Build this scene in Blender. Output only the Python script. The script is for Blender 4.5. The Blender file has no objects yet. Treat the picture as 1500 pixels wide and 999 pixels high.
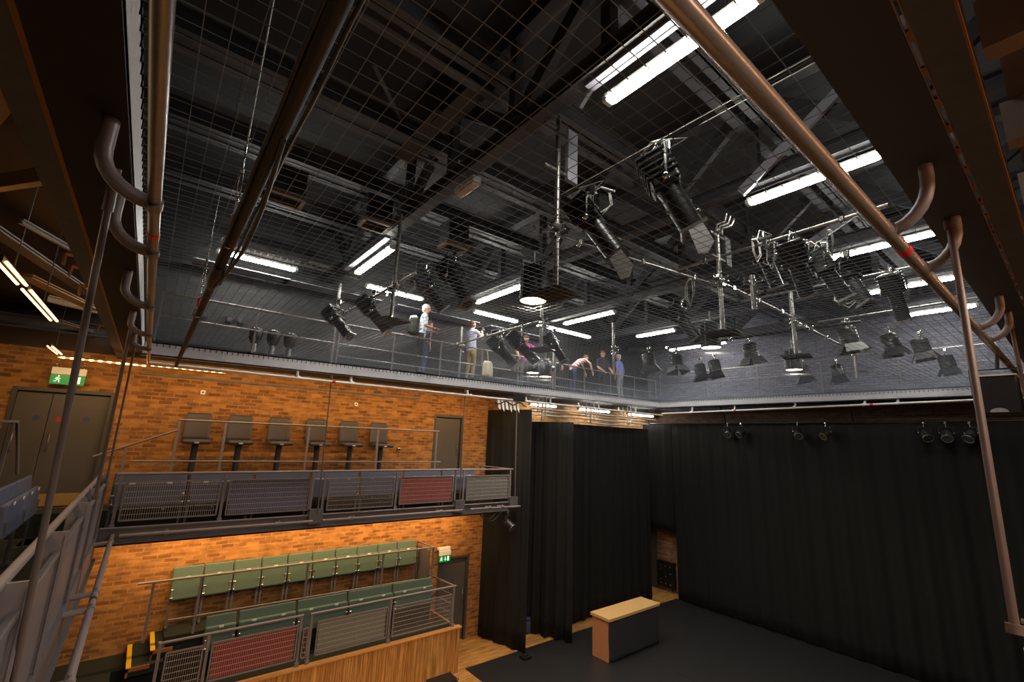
import bpy, bmesh, math, random
from mathutils import Vector as V, Matrix, Euler
random.seed(7)
SC = bpy.context.scene
COL = SC.collection
PI = math.pi

# ------------------------------------------------------------------ camera model (calibrated on the photograph)
RM = ((0.77988396, -0.62480217, 0.03746005), (0.16143466, 0.14295971, -0.97647395), (0.60474776, 0.76758372, 0.21235671))
FPX = 658.26
CAM = V((0, 0, 5.3))
def ray(px, py):
    c = ((px-750)/FPX, (py-499.5)/FPX, 1.0)
    return V([sum(RM[k][i]*c[k] for k in range(3)) for i in range(3)])
def atX(px, py, X): d = ray(px, py); return CAM + d*(X/d.x)
def atY(px, py, Y): d = ray(px, py); return CAM + d*(Y/d.y)
def atZ(px, py, Z): d = ray(px, py); return CAM + d*((Z-5.3)/d.z)

cam = bpy.data.cameras.new('camera'); co = bpy.data.objects.new('camera', cam); COL.objects.link(co)
cam.sensor_width = 36; cam.lens = FPX/1500*36; cam.clip_start = 0.02; cam.clip_end = 200
m = Matrix(((RM[0][0], -RM[1][0], -RM[2][0]), (RM[0][1], -RM[1][1], -RM[2][1]), (RM[0][2], -RM[1][2], -RM[2][2])))
co.matrix_world = Matrix.Translation(CAM) @ m.to_4x4()
SC.camera = co

# ------------------------------------------------------------------ materials
def lin(c):
    c = c/255.0
    return c/12.92 if c <= 0.04045 else ((c+0.055)/1.055)**2.4
def rgb(t, k=1.0): return (lin(t[0])*k, lin(t[1])*k, lin(t[2])*k, 1)
def newmat(name):
    mt = bpy.data.materials.new(name); mt.use_nodes = True
    nt = mt.node_tree; b = nt.nodes['Principled BSDF']
    return mt, nt, b
def M(name, col, rough=.5, metal=0.0, var=.18, scale=6.0, bump=0.0, stretch=None):
    mt, nt, b = newmat(name)
    tc = nt.nodes.new('ShaderNodeNewGeometry'); mp = nt.nodes.new('ShaderNodeMapping')
    if stretch: mp.inputs['Scale'].default_value = stretch
    nz = nt.nodes.new('ShaderNodeTexNoise'); nz.inputs['Scale'].default_value = scale; nz.inputs['Detail'].default_value = 4
    mx = nt.nodes.new('ShaderNodeMix'); mx.data_type = 'RGBA'
    mx.inputs[6].default_value = rgb(col, 1-var); mx.inputs[7].default_value = rgb(col, 1+var)
    nt.links.new(tc.outputs['Position'], mp.inputs['Vector']); nt.links.new(mp.outputs[0], nz.inputs['Vector'])
    nt.links.new(nz.outputs['Fac'], mx.inputs[0]); nt.links.new(mx.outputs[2], b.inputs['Base Color'])
    b.inputs['Roughness'].default_value = rough; b.inputs['Metallic'].default_value = metal
    if bump:
        bp = nt.nodes.new('ShaderNodeBump'); bp.inputs['Strength'].default_value = bump; bp.inputs['Distance'].default_value = .01
        nt.links.new(nz.outputs['Fac'], bp.inputs['Height']); nt.links.new(bp.outputs[0], b.inputs['Normal'])
    return mt
def EM(name, col, strength):
    mt, nt, b = newmat(name)
    b.inputs['Base Color'].default_value = rgb(col)
    b.inputs['Emission Color'].default_value = rgb(col); b.inputs['Emission Strength'].default_value = strength
    b.inputs['Roughness'].default_value = .4
    return mt
def brick(name, axis, c1, c2, mortar):
    mt, nt, b = newmat(name); N = nt.nodes.new; Lk = nt.links.new
    g = N('ShaderNodeNewGeometry'); sp = N('ShaderNodeSeparateXYZ'); cb = N('ShaderNodeCombineXYZ')
    Lk(g.outputs['Position'], sp.inputs[0]); Lk(sp.outputs[axis], cb.inputs[0]); Lk(sp.outputs[2], cb.inputs[1])
    br = N('ShaderNodeTexBrick'); Lk(cb.outputs[0], br.inputs['Vector'])
    br.inputs['Scale'].default_value = 1; br.inputs['Brick Width'].default_value = .225; br.inputs['Row Height'].default_value = .075
    br.inputs['Mortar Size'].default_value = .009; br.inputs['Mortar Smooth'].default_value = .1; br.inputs['Bias'].default_value = -.1
    br.inputs['Color1'].default_value = rgb(c1); br.inputs['Color2'].default_value = rgb(c2); br.inputs['Mortar'].default_value = rgb(mortar)
    wn = N('ShaderNodeTexNoise'); wn.inputs['Scale'].default_value = 1.0; wn.inputs['Detail'].default_value = 3
    mp = N('ShaderNodeMapping'); mp.inputs['Scale'].default_value = (3.9, 11.5, 1); Lk(cb.outputs[0], mp.inputs[0]); Lk(mp.outputs[0], wn.inputs['Vector'])
    mr = N('ShaderNodeMapRange'); mr.inputs[1].default_value = .34; mr.inputs[2].default_value = .62; mr.inputs[3].default_value = .64; mr.inputs[4].default_value = 1.12
    Lk(wn.outputs['Fac'], mr.inputs[0])
    mx = N('ShaderNodeMix'); mx.data_type = 'RGBA'; mx.blend_type = 'MULTIPLY'; mx.inputs[0].default_value = 1
    Lk(br.outputs['Color'], mx.inputs[6]); Lk(mr.outputs[0], mx.inputs[7]); Lk(mx.outputs[2], b.inputs['Base Color'])
    bp = N('ShaderNodeBump'); bp.inputs['Strength'].default_value = .5; bp.inputs['Distance'].default_value = .006; bp.invert = True
    Lk(br.outputs['Fac'], bp.inputs['Height']); Lk(bp.outputs[0], b.inputs['Normal'])
    b.inputs['Roughness'].default_value = .85
    return mt
def planks(name, c1, c2, ax_along, ax_across, width, length, rough=.45):
    mt, nt, b = newmat(name); N = nt.nodes.new; Lk = nt.links.new
    g = N('ShaderNodeNewGeometry'); sp = N('ShaderNodeSeparateXYZ'); cb = N('ShaderNodeCombineXYZ')
    Lk(g.outputs['Position'], sp.inputs[0]); Lk(sp.outputs[ax_along], cb.inputs[0]); Lk(sp.outputs[ax_across], cb.inputs[1])
    br = N('ShaderNodeTexBrick'); Lk(cb.outputs[0], br.inputs['Vector']); br.inputs['Scale'].default_value = 1
    br.inputs['Brick Width'].default_value = length; br.inputs['Row Height'].default_value = width; br.inputs['Mortar Size'].default_value = .0025
    br.inputs['Color1'].default_value = rgb(c1); br.inputs['Color2'].default_value = rgb(c2); br.inputs['Mortar'].default_value = rgb((45, 28, 12))
    br.offset = .37
    nz = N('ShaderNodeTexNoise'); nz.inputs['Scale'].default_value = 1; nz.inputs['Detail'].default_value = 5
    mp = N('ShaderNodeMapping'); mp.inputs['Scale'].default_value = (2.0, 28, 1); Lk(cb.outputs[0], mp.inputs[0]); Lk(mp.outputs[0], nz.inputs['Vector'])
    mr = N('ShaderNodeMapRange'); mr.inputs[1].default_value = .3; mr.inputs[2].default_value = .62; mr.inputs[3].default_value = .45; mr.inputs[4].default_value = 1.15
    Lk(nz.outputs['Fac'], mr.inputs[0])
    mx = N('ShaderNodeMix'); mx.data_type = 'RGBA'; mx.blend_type = 'MULTIPLY'; mx.inputs[0].default_value = 1
    Lk(br.outputs['Color'], mx.inputs[6]); Lk(mr.outputs[0], mx.inputs[7]); Lk(mx.outputs[2], b.inputs['Base Color'])
    b.inputs['Roughness'].default_value = rough
    return mt
def led(name, col, strength, axis, per_m, off=.08):
    mt, nt, b = newmat(name); N = nt.nodes.new; Lk = nt.links.new
    g = N('ShaderNodeNewGeometry'); sp = N('ShaderNodeSeparateXYZ'); Lk(g.outputs['Position'], sp.inputs[0])
    mu = N('ShaderNodeMath'); mu.operation = 'MULTIPLY'; mu.inputs[1].default_value = per_m*2*PI; Lk(sp.outputs[axis], mu.inputs[0])
    sn = N('ShaderNodeMath'); sn.operation = 'SINE'; Lk(mu.outputs[0], sn.inputs[0])
    mr = N('ShaderNodeMapRange'); mr.inputs[1].default_value = -.2; mr.inputs[2].default_value = .7; mr.inputs[3].default_value = off*strength; mr.inputs[4].default_value = strength
    Lk(sn.outputs[0], mr.inputs[0]); Lk(mr.outputs[0], b.inputs['Emission Strength'])
    b.inputs['Base Color'].default_value = rgb(col); b.inputs['Emission Color'].default_value = rgb(col)
    return mt

brickY = brick('brick orange', 0, (174, 120, 62), (114, 70, 36), (168, 122, 72))
brickX = brick('brick brown', 1, (100, 72, 54), (72, 50, 38), (100, 82, 68))
brickG = brick('brick painted grey', 1, (132, 132, 148), (110, 110, 124), (84, 84, 96))
brickD = brick('brick painted charcoal', 0, (52, 52, 54), (46, 46, 48), (38, 38, 40))
deck = M('roof deck charcoal', (43, 43, 46), .8, 0, .12, 3)
roofdark = M('soffit board black', (32, 30, 30), .75, 0, .15, 3)
steelD = M('truss paint charcoal', (60, 60, 65), .55, 0, .15, 5)
steelB = M('girder paint grey', (84, 84, 88), .6, 0, .25, 14)
chan = M('edge channel grey', (200, 200, 208), .5, 0, .1, 9)
gal = M('galvanised tube', (150, 146, 144), .34, .75, .2, 16)
railm = M('rail paint grey', (128, 118, 118), .42, .1, .12, 10)
fasc = M('fascia paint grey', (92, 89, 92), .5, .1, .1, 6)
panelg = M('infill panel grey', (98, 94, 98), .55, .05, .12, 5)
wire = M('net wire steel', (126, 136, 150), .5, .3, .1, 20)
infw = M('infill mesh wire', (186, 176, 168), .4, .4, .1, 20)
bluev = M('seat vinyl blue grey', (84, 90, 110), .5, 0, .1, 14)
greenv = M('seat vinyl green', (84, 104, 94), .5, 0, .1, 14)
greyv = M('stool vinyl brown grey', (68, 62, 64), .5, 0, .1, 14)
redf = M('red backing cloth', (150, 44, 44), .8, 0, .15, 20)
bluef = M('blue grey backing cloth', (92, 94, 124), .8, 0, .1, 20)
greyf = M('grey green backing cloth', (122, 128, 116), .8, 0, .1, 20)
palef = M('grey backing cloth', (112, 114, 112), .8, 0, .1, 20)
platem = M('plaque white', (225, 225, 222), .3, 0, .03, 10)
chrome = M('chrome', (205, 205, 205), .18, .95, .05, 10)
blackm = M('black metal', (34, 33, 33), .42, .3, .2, 12)
blackg = M('lantern black', (44, 43, 44), .36, .35, .2, 14)
blackc = M('black serge cloth', (14, 14, 12), .92, 0, .2, 3, .1)
deskc = M('desk cloth charcoal', (46, 46, 50), .9, 0, .12, 5, .2)
matv = M('dance vinyl black', (38, 37, 38), .42, 0, .1, 2)
carpet = M('carpet dark green', (30, 36, 28), .95, 0, .2, 60)
doorm = M('door paint grey', (86, 80, 76), .5, 0, .06, 4)
doorf = M('door frame paint grey', (72, 68, 66), .5, 0, .06, 4)
kick = M('kick plate steel', (214, 176, 112), .35, .55, .08, 12)
oakF = planks('oak floor', (214, 160, 90), (188, 134, 70), 0, 1, .09, .9)
oakV = planks('oak cladding', (216, 158, 86), (184, 122, 56), 2, 0, .1, 2.4)
oakC = M('oak capping', (196, 138, 74), .45, 0, .15, 10)
ply = M('plywood pale', (214, 170, 112), .55, 0, .1, 8, 0, (1, 8, 1))
mdf = M('desk side board', (190, 128, 86), .6, 0, .05, 8)
yellow = M('nosing yellow', (226, 178, 28), .6, 0, .08, 20)
woodn = M('stair oak', (150, 92, 46), .5, 0, .15, 20)
redt = M('tape red', (214, 38, 44), .5, 0, .05, 20)
greent = M('tape green', (78, 120, 62), .5, 0, .05, 20)
whitem = M('enamel white', (226, 226, 224), .4, 0, .04, 10)
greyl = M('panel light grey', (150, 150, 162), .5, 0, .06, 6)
cablem = M('cable black', (36, 32, 30), .5, 0, .2, 20)
cableg = M('cable grey', (150, 150, 148), .45, 0, .1, 20)
galT = M('bright galvanised tube', (176, 160, 148), .26, .6, .12, 16)
rodm = M('rod paint', (98, 88, 86), .45, .1, .15, 12)
rodb = M('rod paint brown', (84, 64, 56), .45, .1, .15, 12)
soffg = M('soffit paint grey', (52, 52, 56), .6, .0, .15, 3)
galw = M('pale painted tube', (222, 220, 216), .35, 0, .06, 16)
pipeD = M('barrel dark brown', (40, 36, 36), .62, 0, .2, 14)
warmbrown = M('slotted channel and warm-lit lip', (150, 104, 66), .5, .3, .2, 9)  # on the girder lips this brown is warm light on grey steel
cream = M('rafter paint cream', (196, 160, 120), .6, 0, .1, 8)
raft = M('rafter paint grey', (110, 98, 92), .6, 0, .1, 8)
brownv = M('vent frame brown', (124, 96, 78), .5, .2, .1, 8)
signg = EM('sign green', (0, 140, 70), .35)
signw = EM('sign white', (235, 255, 240), .8)
discb = M('door disc blue', (60, 66, 130), .5, 0, .05, 10)
discr = M('door disc red', (170, 50, 40), .5, 0, .05, 10)
blueb = M('box blue grey', (62, 66, 96), .8, 0, .1, 10)
tubeE = EM('fluorescent diffuser', (255, 252, 240), 75)
tubeC = EM('fluorescent cool', (255, 255, 246), 40)
warmE = EM('gallery tube warm', (255, 190, 110), 7)
lensE = EM('house light glow', (255, 226, 180), 14)
lensS = EM('lamp glow small', (255, 240, 220), 2.5)
ledX = led('led strip warm', (255, 190, 120), 11, 0, 9)
lensG = M('lens glass', (90, 90, 86), .15, .6, .4, 60)
skin = M('skin', (206, 150, 122), .6, 0, .06, 20)
hairB = M('hair brown', (86, 52, 34), .7, 0, .1, 30)
hairR = M('hair ginger', (150, 82, 44), .7, 0, .1, 30)
hairW = M('hair white', (226, 220, 214), .7, 0, .05, 30)
eyem = M('eye dark', (30, 24, 22), .3, 0, .05, 30)
lipm = M('lips', (160, 90, 80), .6, 0, .05, 30)

# ------------------------------------------------------------------ mesh builder
class MB:
    def __init__(s): s.v = []; s.f = []; s.sm = []; s.mi = []; s.cur = 0
    def add(s, vs, fs, smooth=False):
        o = len(s.v); s.v += [tuple(x) for x in vs]
        for f in fs: s.f.append([i+o for i in f]); s.sm.append(smooth); s.mi.append(s.cur)
        return s
    def box(s, c, d, rot=None, bev=0.0):
        c = V(c); hx, hy, hz = d[0]/2, d[1]/2, d[2]/2
        bev = min(bev, hx*.9, hy*.9, hz*.9)
        if bev > 0:
            bm = bmesh.new(); bmesh.ops.create_cube(bm, size=1)
            for v in bm.verts: v.co = V((v.co.x*d[0], v.co.y*d[1], v.co.z*d[2]))
            bmesh.ops.bevel(bm, geom=bm.edges[:], offset=bev, segments=2, affect='EDGES', profile=.5)
            bm.verts.index_update()
            vs = [v.co.copy() for v in bm.verts]; fs = [[v.index for v in f.verts] for f in bm.faces]; bm.free()
        else:
            vs = [V((x*hx, y*hy, z*hz)) for x in (-1, 1) for y in (-1, 1) for z in (-1, 1)]
            fs = [(0, 1, 3, 2), (4, 6, 7, 5), (0, 4, 5, 1), (2, 3, 7, 6), (0, 2, 6, 4), (1, 5, 7, 3)]
        if rot is not None:
            R = rot if isinstance(rot, Matrix) else Euler(rot).to_matrix()
            vs = [R @ v for v in vs]
        return s.add([v+c for v in vs], fs)
    def span(s, a, b, bev=0.0):
        a = V(a); b = V(b)
        return s.box((a+b)/2, [max(abs(b[i]-a[i]), 1e-4) for i in range(3)], None, bev)
    def bar(s, a, b, w, h, up=(0, 0, 1), bev=0.0):
        a = V(a); b = V(b); y = (b-a); L = y.length; y.normalize()
        u = V(up); x = y.cross(u)
        if x.length < 1e-4: x = y.cross(V((1, 0, 0)))
        x.normalize(); z = x.cross(y)
        R = Matrix((x, y, z)).transposed()
        return s.box((a+b)/2, (w, L, h), R, bev)
    def tube(s, pts, r, n=8, caps=True, closed=False):
        pts = [V(p) for p in pts]; k = len(pts)
        rs = r if isinstance(r, (list, tuple)) else [r]*k
        t0 = (pts[1]-pts[0]).normalized()
        nv = t0.orthogonal().normalized(); rings = []
        for i in range(k):
            a = pts[max(i-1, 0)]; b = pts[min(i+1, k-1)]
            t = (b-a)
            if t.length < 1e-9: t = t0
            t = t.normalized()
            nv = (nv - t*nv.dot(t))
            if nv.length < 1e-6: nv = t.orthogonal()
            nv.normalize(); bv = t.cross(nv)
            rings.append([pts[i]+(nv*math.cos(2*PI*j/n)+bv*math.sin(2*PI*j/n))*rs[i] for j in range(n)])
        vs = [v for rg in rings for v in rg]
        fs = [(i*n+j, i*n+(j+1) % n, (i+1)*n+(j+1) % n, (i+1)*n+j) for i in range(k-1) for j in range(n)]
        s.add(vs, fs, True)
        if caps:
            s.add(rings[0], [tuple(range(n))[::-1]]); s.add(rings[-1], [tuple(range(n))])
        return s
    def cyl(s, a, b, r, r2=None, n=16): return s.tube([a, b], [r, r if r2 is None else r2], n)
    def ring(s, c, r, rr, axis=(0, 0, 1), n=18, m=6, arc=2*PI, start=0):
        ax = V(axis).normalized(); u = ax.orthogonal().normalized(); w = ax.cross(u); c = V(c)
        pts = [c+(u*math.cos(start+arc*i/n)+w*math.sin(start+arc*i/n))*r for i in range(n+1)]
        return s.tube(pts, rr, m, arc < 6.2)
    def ball(s, c, r, sc=(1, 1, 1), nu=10, nv=7):
        c = V(c); vs = [c+V((0, 0, r*sc[2]))]
        for i in range(1, nv):
            th = PI*i/nv
            for j in range(nu):
                ph = 2*PI*j/nu
                vs.append(c+V((r*sc[0]*math.sin(th)*math.cos(ph), r*sc[1]*math.sin(th)*math.sin(ph), r*sc[2]*math.cos(th))))
        vs.append(c-V((0, 0, r*sc[2]))); fs = []
        for j in range(nu): fs.append((0, 1+j, 1+(j+1) % nu))
        for i in range(nv-2):
            for j in range(nu):
                a = 1+i*nu; fs.append((a+j, a+nu+j, a+nu+(j+1) % nu, a+(j+1) % nu))
        e = len(vs)-1; a = 1+(nv-2)*nu
        for j in range(nu): fs.append((e, a+(j+1) % nu, a+j))
        return s.add(vs, fs, True)
    def prism(s, poly, ext):
        n = len(poly); e = V(ext); a = [V(p) for p in poly]; b = [p+e for p in a]
        fs = [tuple(range(n))[::-1], tuple(range(n, 2*n))] + [(i, (i+1) % n, n+(i+1) % n, n+i) for i in range(n)]
        return s.add(a+b, fs)
    def build(s, name, mat, parent=None, kind=None, label=None, cat=None, group=None):
        me = bpy.data.meshes.new(name)
        org = V((0, 0, 0))
        if parent is None:
            xs = [v[0] for v in s.v]; ys = [v[1] for v in s.v]; zs = [v[2] for v in s.v]
            org = V(((min(xs)+max(xs))/2, (min(ys)+max(ys))/2, min(zs)))
        else:
            p = parent
            while p is not None: org = org+p.location; p = p.parent
        me.from_pydata([(v[0]-org.x, v[1]-org.y, v[2]-org.z) for v in s.v], [], s.f)
        for mm in (mat if isinstance(mat, (list, tuple)) else [mat]): me.materials.append(mm)
        me.polygons.foreach_set('use_smooth', s.sm); me.polygons.foreach_set('material_index', s.mi)
        me.update()
        o = bpy.data.objects.new(name, me); COL.objects.link(o)
        if parent is not None: o.parent = parent
        else: o.location = org
        if kind: o['kind'] = kind
        tag(o, label, cat, group)
        return o
def tag(o, label=None, cat=None, group=None):
    if label: o['label'] = label
    if cat: o['category'] = cat
    if group: o['group'] = group
    return o
def thing(name, loc, label, cat, group=None):
    o = bpy.data.objects.new(name, None); COL.objects.link(o); o.location = V(loc); o.empty_display_size = .1
    return tag(o, label, cat, group)
def kids(o): return [c for c in bpy.data.objects if c.parent == o]
def dup(root, loc, rotz=None, label=None, group=None):
    r = root.copy(); COL.objects.link(r); r.location = V(loc)
    if rotz is not None: r.rotation_euler = (0, 0, rotz)
    if label: r['label'] = label
    if group: r['group'] = group
    for ch in root.children:
        c = ch.copy(); COL.objects.link(c); c.parent = r
        for g in ch.children:
            d = g.copy(); COL.objects.link(d); d.parent = c
    return r
def S(name, a, b, mat, bev=0.0): return MB().span(a, b, bev).build(name, mat, None, 'structure')
def lerp(a, b, t): return a+(b-a)*t
ORD = 'first second third fourth fifth sixth seventh eighth ninth tenth eleventh twelfth thirteenth fourteenth'.split()

# ------------------------------------------------------------------ setting
YW = 11.2; XR = 16.1; ZG = 6.5
S('floor', (-4, -3, -.1), (XR+.3, YW+.4, 0), oakF)
# brick wall with door openings
holes = [(-1.86, -.53, 3.85, 5.86), (6.2, 7.15, 3.85, 5.88), (6.62, 7.6, 0.0, 2.12)]
xs = sorted({-4.2, XR, *[h[0] for h in holes], *[h[1] for h in holes]}); zs = sorted({0, 6.55, *[h[2] for h in holes], *[h[3] for h in holes]})
w = MB()
for i in range(len(xs)-1):
    for j in range(len(zs)-1):
        cx = (xs[i]+xs[i+1])/2; cz = (zs[j]+zs[j+1])/2
        if not any(h[0] < cx < h[1] and h[2] < cz < h[3] for h in holes):
            w.span((xs[i], YW, zs[j]), (xs[i+1], YW+.25, zs[j+1]))
w.build('wall_back', brickY, None, 'structure')
S('wall_back_gallery', (-4.2, YW, 6.55), (-.6, YW+.25, 7.5), M('gallery wall brown', (66, 52, 44), .85, 0, .15, 3))
hb = atY(60, 478, 10.95)
g = MB(); g.span((-4.1, 10.9, hb.z-.06), (-.64, 11.05, hb.z-.04)); g.span((-4.1, 10.97, hb.z-.04), (-.64, 10.985, hb.z+.14)); g.span((-4.1, 10.9, hb.z+.14), (-.64, 11.05, hb.z+.16)); g.build('beam_gallery_header', steelB, None, 'structure')
S('wall_back_upper', (-.6, YW+.02, 6.55), (XR+.3, YW+.25, 10.6), brickD)
S('wall_right', (XR, -3, 0), (XR+.25, YW+.25, 3.0), brick('brick brown brightened', 1, (164, 116, 82), (120, 82, 58), (150, 116, 90)))  # same brick in a lighter tone, light at the low opening painted in
S('wall_right_shaded', (XR, -3, 3.0), (XR+.25, YW+.25, 6.6), brickX)  # same brick darkened, dimness above the drapes put into the colour
S('wall_right_upper', (XR+.1, -3, 6.6), (XR+.3, YW+.25, 10.6), brickG)
S('wall_left', (-4.4, -3, 0), (-4.2, YW+.25, 10.6), brickX)
S('wall_near', (-4.2, -3.2, 0), (XR, -3, 10.6), brickX)
S('ceiling', (-4.3, -3.1, 10.5), (XR+.3, YW+.3, 10.6), deck)

def door(n, x0, x1, z0, z1, split, label, discs):
    t = thing('door_%d' % n, ((x0+x1)/2, YW+.1, z0), label, 'door'); t['kind'] = 'structure'
    f = MB(); wf = .06
    f.span((x0, YW-.01, z0), (x0+wf, YW+.14, z1)); f.span((x1-wf, YW-.01, z0), (x1, YW+.14, z1)); f.span((x0+wf, YW-.01, z1-wf), (x1-wf, YW+.14, z1))
    f.build('door_frame', doorf, t)
    edges = [x0+wf, *split, x1-wf]
    for i in range(len(edges)-1):
        l = MB().span((edges[i]+.004, YW+.07, z0+.01), (edges[i+1]-.004, YW+.12, z1-wf-.004), .004).build('door_leaf', doorm, t)
        if n == 1 and i == 1:
            MB().span((edges[i]+.03, YW+.064, z0+.03), (edges[i+1]-.03, YW+.07, z0+.23)).build('kick_plate', kick, l)
        if n == 1 and i == 0:
            MB().span((edges[i]+.03, YW+.064, z0+.03), (edges[i+1]-.03, YW+.07, z0+.23)).build('kick_plate', kick, l)
        hx = edges[i+1]-.09 if n != 1 else edges[i]+.08
        MB().tube([(hx, YW+.07, z0+.95), (hx, YW+.02, z0+.95), (hx, YW+.02, z0+1.25), (hx, YW+.07, z0+1.25)], .011, 8).build('pull_handle', gal, l)
        for (dx, dz, mm) in discs[i]:
            MB().cyl((edges[i]+dx, YW+.07, z0+dz), (edges[i]+dx, YW+.066, z0+dz), .045).build('sign_disc', mm, l)
    return t
door(1, -1.86, -.53, 3.85, 5.86, [-1.36], 'grey double door at the left end of the upper balcony', [[(.3, 1.5, discb)], [(.14, 1.48, discr), (.5, 1.5, discb)]])
door(2, 6.2, 7.15, 3.85, 5.88, [], 'plain grey door at the right end of the upper balcony', [[]])
door(3, 6.62, 7.6, 0.0, 2.12, [], 'grey ground level door under the small green exit sign', [[(.45, 1.5, discb)]])
MB().span((XR-.06, 10.92, 0), (XR-.01, 11.18, 2.12), .01).build('door_4', doorf, None, 'structure')

# balconies, tiers
S('floor_upper_balcony', (-1.2, 9.96, 3.42), (7.86, 10.55, 3.5), carpet)
S('floor_upper_balcony_back', (-4.2, 10.55, 3.5), (7.86, YW, 3.85), carpet)
f = MB(); f.span((-.34, 9.90, 3.44), (8.1, 9.96, 3.66)); f.span((-.34, 9.84, 3.43), (8.1, 10.1, 3.45)); f.span((-.34, 9.86, 3.64), (8.1, 9.96, 3.665))
for x in (2.93, 6.31, 8.0): f.span((x-.13, 9.80, 3.5), (x+.13, 9.9, 3.78))
f.build('trim_balcony_fascia', fasc, None, 'structure')
S('ceiling_under_balcony', (-.34, 9.97, 3.38), (7.86, YW, 3.42), roofdark)
# lower gallery
S('floor_lower_gallery', (.2, 9.86, .02), (6.45, 10.5, .93), carpet)
S('floor_lower_gallery_back', (.85, 10.5, .02), (6.06, YW, 1.66), carpet)
S('floor_side_landing', (-4.2, 10.1, .02), (.2, YW, 1.33), carpet)
S('floor_step_base', (.2, 10.51, .94), (.845, YW, 1.33), carpet)
S('wall_platform_front', (.2, 9.80, 0), (6.5, 9.86, .93), oakV)
S('wall_platform_end', (6.45, 9.86, 0), (6.51, YW, .93), oakV)
S('trim_platform_cap', (.2, 9.77, .93), (6.54, 9.92, .965), oakC, .006)
# walkway around the net
def beamz(x): return lerp(6.47, 6.64, x/15.0)
w = MB()
def chanbar(w, a, b, inner):   # inner = unit vector towards the opening
    a = V(a); b = V(b); n = V(inner)
    w.bar(a+V((0, 0, .12))-n*.012, b+V((0, 0, .12))-n*.012, .024, .24)
    w.bar(a+V((0, 0, .012))-n*.06, b+V((0, 0, .012))-n*.06, .12, .024)
    w.bar(a+V((0, 0, .228))-n*.06, b+V((0, 0, .228))-n*.06, .12, .024)
for nm, a, b, n in (('trim_edge_channel_back', (-.27, 9.87, beamz(-.27)), (15.0, 9.87, beamz(15)), (0, -1, 0)),
                    ('trim_edge_channel_right', (15.0, .42, 6.68), (15.0, 9.87, 6.64), (-1, 0, 0)),
                    ('trim_edge_channel_left', (-.25, .42, 6.5), (-.25, 9.87, 6.5), (1, 0, 0)),
                    ('trim_edge_channel_near', (-.25, .42, 6.68), (15.0, .42, 6.68), (0, 1, 0))):
    w = MB(); chanbar(w, a, b, n); w.build(nm, chan, None, 'structure')
S('floor_walkway_back', (-.6, 9.99, 6.62), (15.1, YW+.02, 6.78), roofdark)
S('floor_walkway_right', (15.12, .3, 6.7), (XR+.1, YW, 6.84), roofdark)
S('ceiling_soffit_left', (-.515, -.6, 6.487), (-.252, 9.86, 6.499), roofdark)
S('ceiling_soffit_near', (-.24, .189, 6.667), (15.0, .418, 6.679), soffg)
g = MB(); g.span((-.62, -1, 6.49), (-.515, YW, 6.515)); g.span((-.575, -1, 6.515), (-.56, YW, 6.8)); g.span((-.62, -1, 6.8), (-.5, YW, 6.82))
g.build('beam_left_girder', steelB, None, 'structure')
S('trim_girder_lip_left', (-.515, -1, 6.485), (-.497, 10.2, 6.53), warmbrown)  # grey steel lip, warm light put into its colour
for i, (px, py) in enumerate(((102, 372), (108, 390), (122, 419), (149, 477))):
    p = atZ(px, py, 6.5)
    MB().box((-.66, p.y, 6.46), (.012, .09, .09)).box((-.63, p.y, 6.50), (.07, .09, .012)).build('trim_cleat_%d' % (i+1), cream, None, 'structure')
g = MB(); g.span((-1, .063, 6.67), (15.1, .167, 6.695)); g.span((-1, .105, 6.695), (15.1, .12, 6.98)); g.span((-1, .06, 6.98), (15.1, .17, 7.0))
g.build('beam_near_girder', steelB, None, 'structure')
S('trim_girder_lip_near', (-1, .056, 6.665), (15.1, .063, 6.71), warmbrown)  # orange light on the lip edge painted as brown
g = MB(); g.span((-1, .169, 6.667), (15, .173, 6.68)); g.span((-1, .183, 6.667), (15, .187, 6.68))
x = -1.0
while x < 14.9:
    g.span((x, .173, 6.669), (x+.065, .183, 6.68)); x += .23
g.build('trim_slotted_channel', warmbrown, None, 'structure')
# gallery roofs outside the opening
S('ceiling_left_gallery', (-4.2, -3, 7.35), (-.63, YW, 7.45), M('gallery ceiling', (72, 58, 48), .8, 0, .15, 2))
S('ceiling_near_gallery', (-1, -3, 7.3), (XR, .0, 7.4), M('near gallery ceiling', (76, 60, 48), .8, 0, .15, 2))
for i, (a, b, wd, hh, mt, z) in enumerate((
        ((-10, 278), (70, 266), .05, .10, cream, 6.9), ((-40, 318), (132, 432), .14, .03, raft, 6.95),
        ((34, 405), (140, 455), .16, .03, cream, 6.85), ((68, 441), (148, 460), .05, .08, cream, 6.85),
        ((30, 326), (106, 368), .03, .03, raft, 6.8), ((80, 470), (165, 497), .12, .03, raft, 6.9), ((-30, 190), (40, 100), .1, .2, cream, 6.95))):
    A = atZ(a[0], a[1], z); B = atZ(b[0], b[1], z)
    w = MB(); w.bar(A, B, wd, .015); w.bar(A+V((0, 0, hh)), B+V((0, 0, hh)), wd, .015)
    w.bar(A+V((0, 0, hh/2)), B+V((0, 0, hh/2)), .015, hh); w.build('beam_gallery_rafter_%d' % (i+1), mt, None, 'structure')
for i, xx in enumerate((2.6, 3.55, 4.6, 6.0, 8.0)):
    S('beam_near_rafter_%d' % (i+1), (xx, -2.8, 7.05), (xx+.12, .04, 7.3), raft)

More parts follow.
